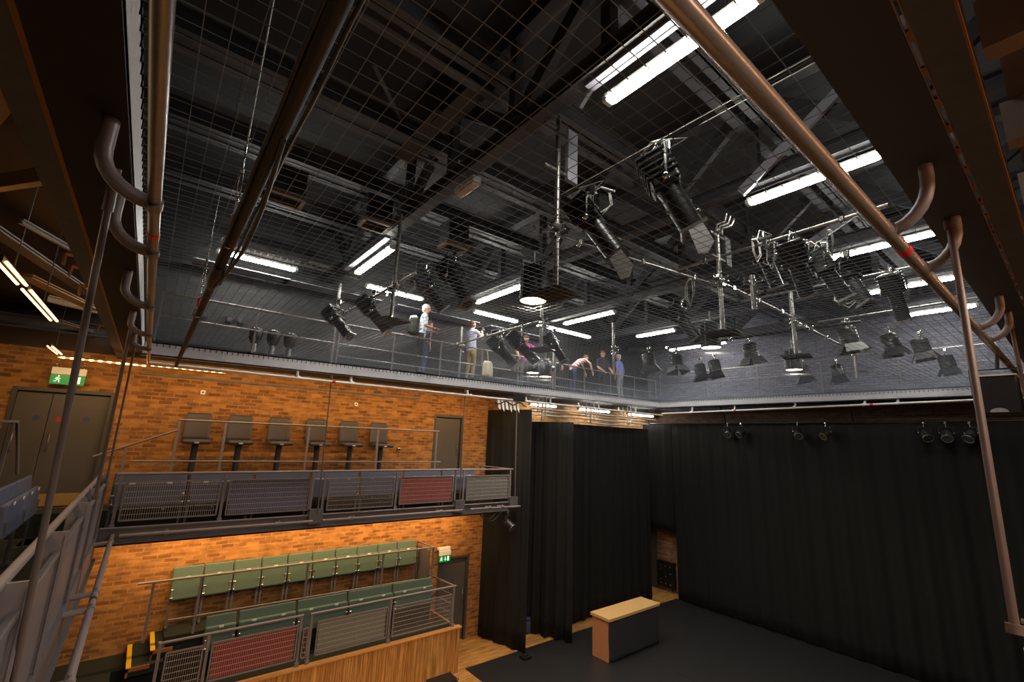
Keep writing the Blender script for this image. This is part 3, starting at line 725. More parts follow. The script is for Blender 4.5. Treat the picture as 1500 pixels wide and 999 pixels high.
# lamps
def area(name, loc, size, sizey, power, col, rot):
    l = bpy.data.lights.new(name, 'AREA'); l.shape = 'RECTANGLE'; l.size = size; l.size_y = sizey; l.energy = power; l.color = col
    o = bpy.data.objects.new(name, l); COL.objects.link(o); o.location = loc; o.rotation_euler = rot
    return o
WARM = (1.0, .61, .25); WARM2 = (1.0, .66, .36)
area('assumed_lamp_under_balcony', (3.6, 10.45, 3.36), 7.4, .05, 110, WARM, (math.radians(40), 0, 0))  # hidden lamp, assumed from the bright brick below the balcony
area('lamp_wall_strip', (3.9, 9.9, 6.28), 8.0, .04, 80, WARM, (math.radians(48), 0, 0))
area('lamp_wall_strip_gallery', (-1.0, 9.9, 6.26), 1.4, .04, 12, WARM, (math.radians(40), 0, 0))
area('lamp_left_gallery', (-1.4, 5, 6.38), .1, 5.5, 40, WARM2, (0, 0, 0))
NEUT = (1.0, .84, .70)
t = thing('led_strip', (3, -.45, 6.64), 'assumed warm beaded light strip, unseen over the near gallery, lighting the near right tube', 'light')  # out-of-view strip, assumed and added for orange bead reflections on the tube
MB().span((-.4, -.47, 6.665), (9, -.44, 6.675)).build('carrier', blackm, t)
MB().span((-.4, -.468, 6.64), (9, -.442, 6.665)).build('beads', led('assumed led strip near gallery', (255, 166, 90), 30, 0, 9), t)
l = area('assumed_lamp_near_gallery', (2.5, -1.3, 6.75), 7, .12, 150, NEUT, (math.radians(32), 0, 0)); l.data.spread = math.radians(115)  # unseen lamp assumed over the near gallery, added to brighten the left railing
for i, (x, y, tx, ty) in enumerate(((2.7, 6.1, 2.2, 10.3), (5.7, 6.0, 5.2, 10.3))):
    sl = bpy.data.lights.new('balcony_fill_spot', 'SPOT'); sl.energy = 330; sl.color = NEUT; sl.spot_size = math.radians(95); sl.spot_blend = .7; sl.shadow_soft_size = .08  # fill spots added to brighten the balcony seats and rails
    so = bpy.data.objects.new('balcony_fill_spot', sl); COL.objects.link(so); so.location = (x, y, 7.0)
    so.rotation_euler = (V((tx, ty, 2.6))-V((x, y, 7.0))).to_track_quat('-Z', 'Y').to_euler()

# ------------------------------------------------------------------ drapes and stage
def drape(name, path, z0, z1, folds, amp, label, nu=120, nv=12, hem=None, mat=blackc, flare=0.0):
    P = [V((p[0], p[1], 0)) for p in path]
    seg = [(P[i+1]-P[i]).length for i in range(len(P)-1)]; T = sum(seg)
    def at(u):
        s = u*T
        for i, l in enumerate(seg):
            if s <= l or i == len(seg)-1:
                d = (P[i+1]-P[i]); return P[i]+d*(s/l), V((-d.y, d.x, 0)).normalized()
            s -= l
    ph = random.random()*6; vs = []; fs = []
    for j in range(nv+1):
        v = j/nv
        for i in range(nu+1):
            u = i/nu; c, n = at(u)
            zb = z0 if hem is None else hem(u)
            a = amp*(.45+.55*(1-v))
            off = a*(math.sin(u*folds*2*PI+ph)+.45*math.sin(u*folds*4.7*PI+ph*2)+.3*math.sin(u*folds*1.3*PI+v))
            q = c+n*off; vs.append(V((q.x, q.y, lerp(zb, z1, v)+.012*math.sin(u*folds*2*PI)*(1-v))))
    n0 = len(vs); W = nu+1
    for j in range(nv+1):
        for i in range(nu+1):
            c, n = at(i/nu); vs.append(vs[j*W+i]+n*.012)
    for j in range(nv):
        for i in range(nu):
            a = j*W+i; fs.append((a, a+1, a+W+1, a+W)); fs.append((n0+a, n0+a+W, n0+a+W+1, n0+a+1))
    rim = list(range(W))+[W*j+nu for j in range(1, nv+1)]+[nv*W+i for i in range(nu-1, -1, -1)]+[W*j for j in range(nv-1, 0, -1)]
    for q in range(len(rim)):
        a, b = rim[q], rim[(q+1) % len(rim)]; fs.append((a, n0+a, n0+b, b))
    w = MB(); w.add(vs, fs, True)
    return w.build(name, mat, None, None, label, 'curtain', 'black stage drapes')
drape('stage_drape', [(7.95, 11.12), (8.14, 10.5), (8.38, 9.6)], .03, 6.12, 3.5, .03, 'first tall black drape beside the brick wall and grey doors')
drape('stage_drape', [(9.15, 10.95), (9.45, 10.1), (9.82, 9.38)], .03, 5.84, 5, .045, 'second tall black drape with a gap of wooden floor on either side')
drape('stage_drape', [(10.7, 10.25), (12.5, 10.35), (14.75, 10.25)], .03, 5.84, 9, .04, 'wide third black drape behind the wooden topped desk', 160)
drape('stage_drape', [(15.62, 11.1), (15.66, 9.3)], 2.2, 6.08, 3, .03, 'short black border above the opening with the socket panel', 60)
drape('stage_drape', [(15.52, 9.72), (15.5, 8.0), (15.45, 4), (15.4, .2)], .03, 6.08, 17, .032, 'very wide black back curtain filling the right side', 320, 14,
      lambda u: .03)
drape('stage_drape', [(15.4, .2), (9, -.6), (4.5, -.9)], .03, 6.2, 22, .06, 'black side curtain at the extreme right behind the hanger tube', 260)
for i, (x0, x1) in enumerate(((6.74, 8.61), (8.62, 10.81), (10.82, 13.02), (13.03, 15.62))):
    MB().span((x0, 0.5, 0.001), (x1, 9.86, .006)).build('dance_floor_roll', matv, None, None,
        ('black dance floor roll next to the wooden platform', 'black dance floor roll reaching under the left end of the desk', 'black dance floor roll under most of the desk', 'black dance floor roll along the back curtain')[i], 'dance floor', 'black dance floor rolls')
t = thing('stage_desk', (10.83, 8.36, .006), 'wooden topped desk with black cloth front standing on the black stage floor', 'desk')
MB().span((9.76, 8.05, .93), (11.92, 8.68, 1.0), .006).build('desk_top', ply, t)
MB().span((9.8, 8.12, .006), (9.84, 8.64, .93)).build('side_panel', mdf, t)
MB().span((11.82, 8.12, .006), (11.86, 8.64, .93)).build('side_panel', mdf, t)
MB().span((9.84, 8.6, .006), (11.82, 8.63, .93)).build('back_panel', mdf, t)
vs = []; fs = []
for j in range(13):
    for i in range(31):
        u = i/30; v = j/12
        edge = .04*math.sin(v*7)*(1 if i == 0 else 0)
        vs.append(V((9.80+u*2.06+edge*.5+.02*(1-v)*(1 if i == 30 else 0), 8.10-.006*math.sin(u*23+v*3)-.02*(1-v)*math.sin(u*9)**2-.012, .02+.9*v)))
for j in range(12):
    for i in range(30): a = j*31+i; fs.append((a, a+1, a+32, a+31))
nb = len(vs); vs += [v+V((0, .012, 0)) for v in vs]
fs += [tuple(reversed([q+nb for q in f])) for f in fs]
rim = list(range(31))+[31*j+30 for j in range(1, 13)]+[12*31+i for i in range(29, -1, -1)]+[31*j for j in range(11, 0, -1)]
for q in range(len(rim)): a, b = rim[q], rim[(q+1) % len(rim)]; fs.append((a, nb+a, nb+b, b))
w = MB(); w.add(vs, fs, True); w.build('front_cloth', deskc, t)
t = thing('floor_box', (9.45, 10.5, 0), 'blue grey padded box half hidden between the first and second drapes', 'box')
MB().box((9.42, 10.72, .17), (.5, .5, .34), None, .05).build('body', blueb, t)
MB().box((9.42, 10.72, .37), (.48, .48, .07), None, .03).build('cushion', blueb, t)
t = thing('cable_weight', (8.27, 9.45, .006), 'small black weight on the stage floor at the foot of the first drape', 'weight')
MB().box((8.25, 9.45, .04), (.24, .2, .07), None, .012).build('block', blackm, t)
MB().ring((8.25, 9.45, .085), .05, .012, (0, .3, 1), 12, 6).build('handle', blackm, t)
t = thing('flight_case', (5.8, 9.2, 0), 'dark case with silver corners at the foot of the wooden platform', 'case')
MB().box((5.72, 9.2, .15), (.6, .36, .3), None, .01).build('body', blackm, t)
for sx in (-1, 1):
    for sy in (-1, 1): MB().box((5.72+sx*.285, 9.2+sy*.165, .285), (.05, .05, .05), None, .012).build('corner_cap', chrome, t)
t = thing('socket_panel', (16.0, 10.25, .85), 'black socket panel with rows of outlets on the brick beyond the drapes', 'panel')
p = MB().span((15.95, 10.14, .15), (16.09, 10.84, 1.04), .01).build('box', blackm, t)
for j in range(6):
    for i in range(3):
        MB().cyl((15.95, 10.29+i*.2, .28+j*.12), (15.93, 10.29+i*.2, .28+j*.12), .026, None, 10).build('outlet', gal if j in (0, 5) or (i+j) % 3 == 0 else blackg, p)
MB().span((16.03, 10.3, .0), (16.09, 10.5, .15)).build('cable_duct', steelB, t)
t = tubebar('drape_bar', (15.4, 10.6, 6.07), (15.4, .4, 6.13), .024, 'black bar above the long back curtain carrying stage lanterns', [((15.05, y, 6.64), (15.25, y, 6.4), (15.4, y, 6.1)) for y in (7.6, 4.0)], [], blackm)
for i, (y, z, x0, x1) in enumerate(((9.95, 6.2, 8.6, 14.8), (10.15, 6.03, 8.5, 14.6), (10.5, 6.16, 8.4, 14.9), (10.3, 5.92, 11.0, 14.2))):
    tubebar('drape_bar', (x0, y, z), (x1, y, z-.02), .024, ('front', 'second', 'rear', 'short low')[i] + ' pale tube of the drape track under the walkway corner', [((x, y, 6.58), (x, y, z+.1), (x, y, z)) for x in (9.4, 11.6, 13.6)], [], galw)
t = thing('drape_bundle', (7.7, 9.65, 6.0), 'tied white cloth tags and black clutter where drape track meets the brick wall', 'clutter')
for i in range(6):
    MB().prism([(7.2+i*.13, 9.66, 6.3), (7.28+i*.13, 9.66, 6.29), (7.31+i*.13, 9.65, 6.05-.05*(i % 2)), (7.25+i*.13, 9.66, 6.09)], (0, .02, 0)).build('tag', whitem, t)
MB().box((7.9, 9.6, 6.42), (.36, .1, .2), None, .01).build('black_panel', blackm, t)
w = MB(); w.tube([(7.1+.1*i, 9.64+.02*math.sin(i*2), 6.24-.05*math.sin(i*1.3)) for i in range(12)], .018, 6); w.build('cable', cablem, t)

# ------------------------------------------------------------------ lanterns
def par(name, label, group):
    t = thing(name, (0, 0, 0), label, 'lantern', group)
    MB().box((0, 0, 0), (.05, .06, .07), None, .01).cyl((0, 0, -.03), (0, 0, -.1), .01).build('clamp', chrome, t)
    MB().tube([(-.13, 0, -.24), (-.13, 0, -.12), (-.1, 0, -.1), (.1, 0, -.1), (.13, 0, -.12), (.13, 0, -.24)], .011, 6).build('yoke', blackg, t)
    a = V((0, 0.12, -.19)); d = V((0, -.75, -.55)).normalized()
    b = MB().tube([a, a+d*.05, a+d*.12, a+d*.32], [.05, .09, .105, .11], 16).build('can', blackg, t)
    MB().cyl(a+d*.29, a+d*.3, .104, None, 16).build('lens', lensG, b) if False else MB().ring(a+d*.32, .105, .012, d, 18, 6).build('front_rim', gal, b)
    MB().cyl(a+d*.321, a+d*.324, .1, None, 16).build('lens', lensG, b)
    for q in (-1, 1): MB().ball((.13*q, 0, -.24), .02).build('tilt_knob', chrome, t)
    return t
def profile(pitch, label, group, s=1.0):
    t = thing('profile_spotlight', (0, 0, 0), label, 'lantern', group)
    MB().box((0, 0, 0), (.05*s, .07*s, .09*s), None, .012).cyl((0, 0, -.04*s), (0, 0, -.13*s), .012*s).build('clamp', chrome, t)
    MB().tube([V(q)*s for q in ((-.16, 0, -.36), (-.16, 0, -.16), (-.13, 0, -.13), (.13, 0, -.13), (.16, 0, -.16), (.16, 0, -.36))], .013*s, 6).build('yoke', blackg, t)
    piv = V((0, 0, -.36))*s; d = V((0, -math.cos(pitch), -math.sin(pitch))); u = V((0, -math.sin(pitch), math.cos(pitch)))
    w = MB(); w.bar(piv-d*.30*s, piv+d*.02*s, .24*s, .22*s, u, .02*s)
    for k in range(5): w.bar(piv-d*(.28-.05*k)*s, piv-d*(.265-.05*k)*s, .27*s, .25*s, u)
    b = w.build('lamp_house', blackg, t)
    MB().tube([piv, piv+d*.08*s, piv+d*.42*s], [.1*s, .09*s, .09*s], 14).build('lens_barrel', blackg, t)
    MB().bar(piv+d*.2*s-u*.1*s, piv+d*.2*s+u*.1*s, .02*s, .02*s, d).ball(piv+d*.3*s+u*.1*s, .018*s).build('focus_knob', gal, t)
    MB().bar(piv+d*.42*s, piv+d*.45*s, .2*s, .2*s, u).build('colour_frame', gal, t)
    MB().cyl(piv+d*.45*s, piv+d*.452*s, .075*s, None, 14).build('lens', lensG, t)
    MB().tube([piv-d*.3*s, piv-d*.42*s+u*.12*s, piv-d*.3*s+u*.32*s, V((.05, .05, -.02))*s, V((.16, .02, .05))*s], .008*s, 6).build('power_cable', cableg, t)
    for q in (-1, 1): MB().ball(piv+V((.17*q, 0, 0))*s, .03*s).build('tilt_knob', chrome, t)
    return t
def fresnel(label, group, pitch=1.1):
    t = thing('fresnel_lantern', (0, 0, 0), label, 'lantern', group)
    MB().box((0, 0, 0), (.05, .07, .09), None, .012).cyl((0, 0, -.04), (0, 0, -.12), .012).build('clamp', chrome, t)
    MB().tube([(-.17, 0, -.3), (-.17, 0, -.15), (-.14, 0, -.12), (.14, 0, -.12), (.17, 0, -.15), (.17, 0, -.3)], .013, 6).build('yoke', blackg, t)
    piv = V((0, 0, -.3)); d = V((0, -math.cos(pitch), -math.sin(pitch))); u = V((0, -math.sin(pitch), math.cos(pitch)))
    w = MB(); w.tube([piv-d*.17, piv-d*.15, piv+d*.12], [.11, .14, .145], 14); 
    for k in range(4): w.ring(piv-d*(.12-.06*k), .145, .008, d, 16, 4)
    w.build('body', blackg, t)
    MB().cyl(piv+d*.12, piv+d*.125, .12, None, 14).build('lens', lensG, t)
    x = V((1, 0, 0))
    for s_, ax in ((1, u), (-1, u), (1, x), (-1, x)):
        o = x if ax is u else u; e = piv+d*.13+ax*s_*.14
        A = [e-o*.13, e+o*.13, e+ax*s_*.09+d*.15+o*.17, e+ax*s_*.09+d*.15-o*.17]
        MB().prism(A, ax*.006).build('barn_door', greyl if (ax is u and s_ > 0) else blackg, t)
    MB().tube([piv-d*.17, piv-d*.3+u*.1, V((.08, .06, .0)), V((.18, .02, .04))], .008, 6).build('power_cable', cableg, t)
    return t
GL = 'stage lanterns on the grid poles'
protos = {}
def put(kind, px, py, z, rotz, label, pitch=.8, s=1.0, group=GL):
    p = atZ(px, py, z); key = (kind, round(pitch, 2), s)
    if key not in protos:
        t = profile(pitch, label, group, s) if kind == 'p' else fresnel(label, group, pitch)
        t.location = p; t.rotation_euler = (0, 0, rotz); protos[key] = t; return t
    return dup(protos[key], p, rotz, label, group)
R_ = math.radians
put('p', 868, 278, 7.75, R_(20), 'tilted profile spotlight with pale barn door right of the first scaffold pole', 1.0, 1.05)
put('p', 975, 215, 8.1, R_(30), 'large profile spotlight hanging highest in the middle of the net', 1.15, 1.2)
put('p', 497, 442, 7.65, R_(35), 'black profile spotlight pointing down left beside the left scaffold poles', .8)
put('p', 548, 428, 7.65, R_(60), 'black profile spotlight left of the man with the backpack', .8)
put('p', 628, 392, 8.0, R_(80), 'profile spotlight with looped cables above the man with the backpack', .8)
put('p', 668, 372, 7.7, R_(20), 'profile spotlight hanging alone left of the big house light', 1.0)
put('p', 735, 486, 7.8, R_(40), 'left one of the pair of spotlights in front of the pink shirted person', .8, 1.25)
put('p', 764, 478, 7.8, R_(50), 'right one of the pair of spotlights in front of the pink shirted person', .8, 1.25)
put('p', 812, 484, 7.75, R_(30), 'black spotlight in front of the bending person in stripes', 1.0)
put('p', 998, 440, 7.75, R_(10), 'black spotlight with red tag left of the second house light', 1.0)
put('p', 1118, 345, 8.3, R_(70), 'first lantern in the row of cable loops right of the second pole', 1.15)
put('p', 1162, 348, 7.95, R_(80), 'second lantern in the row of cable loops right of the second pole', 1.15)
put('p', 1206, 360, 7.9, R_(15), 'third lantern in the row of cable loops right of the second pole', 1.15)
put('p', 1240, 372, 7.9, R_(-20), 'fourth lantern in the row of cable loops below the fluorescent batten', 1.15)
put('p', 1305, 395, 8.0, R_(80), 'black hanging lantern with red handles under the red taped tube', 1.15)
put('f', 1240, 470, 7.6, R_(30), 'fresnel lantern with barn doors left of the grey wall lanterns', 1.4)
put('f', 1302, 480, 7.75, R_(20), 'first barn door lantern in front of the grey painted brick', 1.4)
put('f', 1346, 487, 7.75, R_(10), 'second barn door lantern in front of the grey painted brick, the widest', 1.4)
put('f', 1384, 512, 7.7, R_(0), 'third barn door lantern in front of the grey painted brick, by the hanger tube', 1.4)
put('f', 950, 510, 7.58, R_(20), 'barn door lantern right of the person in the blue shirt', 1.4)
put('f', 990, 512, 7.58, R_(-20), 'barn door lantern with white edged flaps beside the corner of the net', 1.4)
put('f', 1025, 526, 7.58, R_(40), 'left one of two low lanterns near the corner of the net', 1.4)
put('f', 1046, 520, 7.58, R_(20), 'right one of two low lanterns near the corner of the net', 1.4)
put('f', 1098, 494, 7.58, R_(60), 'dark lantern with pink tag standing before the grey wall', 1.4)
put('f', 1175, 528, 7.58, R_(30), 'dark lantern low under the third house light', 1.4)
put('f', 1225, 527, 7.58, R_(10), 'dark lantern low at the right end of the net', 1.4)
for key in (('p', 1.0, 1.05), ('p', 1.15, 1.2)):
    t = protos[key]; pit, k = key[1], key[2]; piv = V((0, 0, -.36))*k; d = V((0, -math.cos(pit), -math.sin(pit))); u = V((0, -math.sin(pit), math.cos(pit)))
    a = piv+d*.47*k+u*.02; x = V((1, 0, 0))
    a = piv+d*.45*k-x*.1*k; w = MB(); w.prism([a-u*.06, a+u*.07, a+d*.2+u*.07, a+d*.27-u*.02, a+d*.24-u*.09], x*-.008)
    me = bpy.data.meshes.new('barn_door'); me.from_pydata(w.v, [], w.f); me.materials.append(whitem); o = bpy.data.objects.new('barn_door', me); COL.objects.link(o); o.parent = t
for i, (px, py, z) in enumerate(((1108, 362, 7.95), (1128, 368, 7.95), (1165, 362, 7.95), (1188, 366, 7.95), (1215, 350, 7.95), (955, 225, 8.0), (880, 290, 7.7), (600, 410, 7.7), (1010, 420, 7.6), (1240, 430, 7.6))):
    p = atZ(px, py, z); a = i*.9; dx = V((math.cos(a), math.sin(a), 0))
    w = MB(); h = .16+.05*(i % 3)
    for q in range(2):
        sp2 = random.uniform(.08, .2)
        w.tube([p+dx*(-sp2)+V((0, 0, .05)), p+dx*(-sp2*.9)+V((0, 0, -h*.6)), p+dx*(-.01*q)+V((0, 0, -h-.06*q)), p+dx*sp2+V((0, 0, -h*.5)), p+dx*sp2*.8+V((0, 0, .06))], .007, 6)
    w.tube([p+dx*-.14+V((0, 0, .06)), p+V((0, 0, .12)), p+dx*.14+V((0, 0, .06))], .012, 6)
    w.build('cable_loop', cableg if i % 3 else galw, None, None, ('first', 'second', 'third', 'fourth', 'fifth')[i]+' pale loop of cable in the row right of the second pole' if i < 5 else ('pale looped cable on the highest spotlight', 'pale looped cable right of the tall pole', 'looped cable above the backpack wearer', 'looped cable left of the second pole foot', 'looped cable under the fluorescent battens at right')[i-5], 'cable', 'cable loops on the grid bars')
for i, (y, rz) in enumerate(((7.45, .3), (7.0, -.3), (5.35, .4), (4.62, -.4), (2.5, .5), (2.1, 0.1), (1.68, -.4))):
    lab = ('leftmost', 'second from left', 'third from left, beside pale flaps', 'fourth from left', 'third from right', 'second from right', 'rightmost')[i] + ' black par lantern under the bar on the back curtain'
    if i == 0: pp = par('par_lantern', lab, 'par lanterns above the back curtain'); pp.location = V((15.2, y, 6.07)); pp.rotation_euler = (0, 0, PI/2*-1+rz)
    else: dup(pp, (15.2, y, 6.07), -PI/2+rz, lab)
dup(pp, (7.86, 9.85, 3.4), .4, 'small dark lantern hung under the right end of the upper balcony', 'lantern under the balcony')
t = thing('hanging_cable', (7.2, 9.85, 3.3), 'loop of black cable hanging under the right end of the upper balcony', 'cable')
w = MB(); w.tube([(6.95+.06*i, 9.85+.02*math.sin(i), 3.42-.14*math.sin(PI*i/9)) for i in range(10)], .011, 6); w.tube([(6.9+.09*i, 9.84, 3.43-.22*math.sin(PI*i/8)) for i in range(9)], .011, 6); w.build('loop', cablem, t)

# house lights (drum pendants)
def house(loc, label):
    x, y, z = loc; t = thing('house_light', loc, label, 'light', 'drum house lights')
    w = MB(); w.tube([(x, y, z+.42), (x, y, z+.38), (x, y, z)], [.06, .155, .16], 20, False); w.tube([(x, y, z), (x, y, z+.1)], [.152, .15], 20, False); w.cyl((x, y, z+.4), (x, y, z+.43), .07)
    w.ring((x, y, z), .158, .01, (0, 0, 1), 22, 6); w.build('drum', blackm, t)
    MB().cyl((x, y, z-.002), (x, y, z+.008), .147, None, 20).build('lens', lensE, t)
    MB().span((x-.175, y-.01, z+.02), (x-.167, y+.01, z+.45)).span((x+.167, y-.01, z+.02), (x+.175, y+.01, z+.45)).span((x-.175, y-.01, z+.44), (x+.175, y+.01, z+.45)).build('stirrup', gal, t)
    MB().cyl((x, y, z+.45), (x, y, z+.62), .012).build('stem', gal, t)
    return t
house((3.24, 3.75, 6.86), 'big drum house light glowing warm at the foot of the first pole')
house((7.0, 3.62, 6.88), 'drum house light glowing at the foot of the second pole')
house((10.17, 3.54, 6.9), 'drum house light glowing at the foot of the third pole')
house((7.1, 8.15, 6.88), 'left one of two far drum lights below the people')
house((7.75, 8.4, 6.88), 'right one of two far drum lights below the people')
for i, (x, y, pw) in enumerate(((3.24, 3.75, 260), (7.0, 3.62, 260), (10.17, 3.54, 260), (7.1, 8.15, 220), (7.75, 8.4, 220))):
    l = bpy.data.lights.new('house_lamp', 'SPOT'); l.energy = pw; l.color = (1, .84, .66); l.spot_size = R_(155); l.spot_blend = .8; l.shadow_soft_size = .12
    o = bpy.data.objects.new('house_lamp', l); COL.objects.link(o); o.location = (x, y, 6.85)

# scaffold poles
def pole(x, y, zb, zt, zc, label, plate=True, rr=.03):
    t = thing('scaffold_pole', (x, y, zb), label, 'pole', 'scaffold poles on the grid')
    MB().tube([(x, y, zb), (x, y, zt)], rr, 12).build('tube', gal, t)
    if plate: MB().box((x, y, zb), (.42, .42, .02), (0, 0, .2)).build('base_board', roofdark, t)
    w = MB()
    for k in range(3): w.box((x+random.uniform(-.06, .06), y+random.uniform(-.06, .06), zc+.07*(k-1)), (.09, .1, .06), (0, 0, k*1.0), .012).cyl((x+.05, y-.1, zc+.07*(k-1)), (x+.05, y+.12, zc+.07*(k-1)), .009)
    w.build('clamp', chrome, t)
    w = MB()
    for k in range(4):
        a = k*1.6+x; w.tube([(x, y, zc), (x+.12*math.cos(a), y+.12*math.sin(a), zc+.1), (x+.2*math.cos(a+.4), y+.2*math.sin(a+.4), zc-.04), (x+.26*math.cos(a+.8), y+.26*math.sin(a+.8), zc+.05)], .007, 5)
    w.build('cable', cablem, t)
    return t
def wing(t, x, y, z0, z1, dx, mat=greyl):
    for z in (z0, z1): MB().bar((x-.2, y, z), (x+dx, y, z), .03, .03).build('bracket', gal, t)
    MB().span((x+dx-.06, y-.03, z0-.06), (x+dx+.10, y+.03, z1+.06), .01).build('panel', mat, t)
t = pole(3.19, 3.33, 6.83, 9.0, 7.57, 'tall scaffold pole in the middle with a pale grey upright panel'); wing(t, 3.19, 3.33, 8.3, 8.85, .2)
t = pole(6.04, 2.94, 6.84, 8.4, 7.6, 'scaffold pole right of centre with slotted brackets and dark panel'); wing(t, 6.04, 2.94, 7.95, 8.3, .25, steelD)
for k in range(3): MB().tube([(5.95+.08*k, 2.9, 8.32), (5.93+.08*k, 2.88, 8.42), (6.0+.1*k, 2.8, 8.46), (6.02+.12*k, 2.78, 8.58)], .018, 8).build('bent_conduit', gal, t)
pole(8.44, 2.88, 6.85, 8.0, 7.45, 'short scaffold pole above the third house light')
pole(2.6, 6.25, 6.95, 8.7, 7.43, 'scaffold pole left of the man with the backpack')
pole(2.92, 10.07, 6.8, 8.6, 7.68, 'scaffold pole at the walkway rail left of centre', False)
pole(5.55, 6.16, 6.95, 8.2, 7.48, 'scaffold pole carrying the bar in front of the crowd')
pole(5.72, 2.37, 7.0, 7.45, 7.3, 'stubby pole with white crosspiece right of the second pole', False)
pole(6.2, 10.07, 6.8, 8.2, 7.6, 'scaffold pole in front of the man with the raised camera', False)
pole(9.6, 10.07, 6.8, 8.1, 7.5, 'scaffold pole by the person in the blue shirt', False)
pole(12.2, 3.0, 6.9, 8.2, 7.5, 'far pole before the grey painted brick', False)
pole(8.6, 6.9, 6.9, 8.2, 7.5, 'far pole between the second and third house lights', False)
def gbar(a, b, label, rr=.024, mat=gal, n=3):
    a = V(a); b = V(b); t = thing('grid_bar', a, label, 'pipe', 'scaffold bars above the net')
    MB().tube([a, b], rr, 10).build('tube', mat, t)
    for k in range(n):
        p = a+(b-a)*((k+.5)/n); MB().box(p, (.06, .06, .08), None, .012).build('coupler', chrome, t)
    return t
gbar((2.58, 5.5, 7.5), (2.6, 8.7, 7.5), 'scaffold bar running back past the left spotlights')
gbar((5.56, 6.1, 7.52), (5.62, 9.9, 7.5), 'scaffold bar crossing in front of the man with the camera')
gbar((6.04, 2.95, 7.6), (8.45, 2.9, 7.55), 'scaffold bar between second and third poles')
gbar((8.45, 2.9, 7.5), (12.2, 3.0, 7.5), 'scaffold bar beyond the third pole')
gbar((3.22, .4, 8.0), (3.22, 3.3, 8.0), 'long thin bright conduit under the largest fluorescent batten', .0042, galw, 0)
gbar((3.3, .4, 8.0), (3.3, 1.7, 8.0), 'shorter thin bright conduit beside the long one', .0042, galw, 0)
gbar((6.0, 1.0, 7.98), (6.1, 3.6, 7.98), 'bar carrying the row of cable loops', .02)
gbar((9.5, .7, 8.35), (9.5, 4.2, 8.35), 'pale bar standing in for a lit roof beam edge beside the second fluorescent batten', .012, cableg, 0)  # thin bar drawn for the light along a roof beam edge
gbar((12.1, .7, 8.3), (12.1, 3.6, 8.3), 'pale bar standing in for a lit roof beam edge beside the fourth fluorescent batten', .012, cableg, 0)  # another pale bar in place of a lit beam edge
gbar((8.7, 2.0, 7.35), (8.7, 6.2, 7.4), 'dark scaffold bar far behind the second house light', .024, blackm)
gbar((3.0, 3.35, 7.5), (6.04, 2.98, 7.55), 'scaffold bar from the tall pole to the second pole', .016)
# walkway guard rails
def wrail(pts, zs_, posts, label):
    t = thing('walkway_rail', pts[0], label, 'railing'); a = V(pts[0]); b = V(pts[1])
    for i, z in enumerate(zs_): MB().tube([(a.x, a.y, z), (b.x, b.y, z)], .02 if i == 0 else .014, 8).build(('top_rail', 'mid_rail', 'toe_rail', 'upper_rail')[i], gal, t)
    for k in range(posts):
        p = a+(b-a)*(k/(posts-1)); MB().bar((p.x, p.y, 6.75), (p.x, p.y, zs_[0]), .03, .03).box((p.x, p.y-.02, 7.03), (.05, .02, .06)).build('post', railm, t)
    return t
wrail(((-.13, 9.97, 6.78), (2.9, 9.97, 6.78)), (7.63, 7.2), 3, 'walkway guard rail at the far left in front of the dark wall units')
wrail(((3.0, 9.97, 6.78), (9.4, 9.97, 6.78)), (7.65, 7.2, 6.93), 6, 'walkway guard rail in front of the people')
wrail(((9.6, 9.97, 6.78), (14.9, 9.97, 6.78)), (7.65, 7.2, 6.93), 5, 'walkway guard rail from the blue shirted person to the corner')
wrail(((15.1, 9.9, 6.85), (15.1, 1.0, 6.85)), (7.9, 7.5), 6, 'walkway guard rail before the grey painted brick wall')
w = MB()
for k in range(5): pass
for i, x in enumerate((1.45, 1.78, 2.1)):
    t = thing('stacked_lantern', (x, 10.3, 6.78), ('left', 'middle', 'right')[i] + ' one of three dark lanterns standing on the walkway at far left', 'lantern', 'lanterns parked on the left walkway')
    MB().tube([(x, 10.3, 7.0), (x, 10.3, 7.1), (x, 10.3, 7.26), (x, 10.3, 7.32)], [.07, .12, .13, .1], 14).build('body', blackg, t)
    MB().tube([(x, 10.3, 6.78), (x, 10.3, 7.0)], [.06, .05], 12).build('tail', gal, t)
    MB().ring((x, 10.3, 7.3), .1, .014, (0, 0, 1), 16, 6).build('rim', chrome, t)
for i, (px, py) in enumerate(((300, 460), (337, 467), (353, 468))):
    p = atY(px, py, YW-.03); MB().ring(p, .07, .012, (0, 1, 0), 16, 6).cyl(p, p+V((0, .03, 0)), .05).build('wall_speaker', steelD, None, None, ('left', 'middle', 'right')[i] + ' round fitting on the dark upper wall at far left', 'wall fitting', 'round fittings on the dark wall')
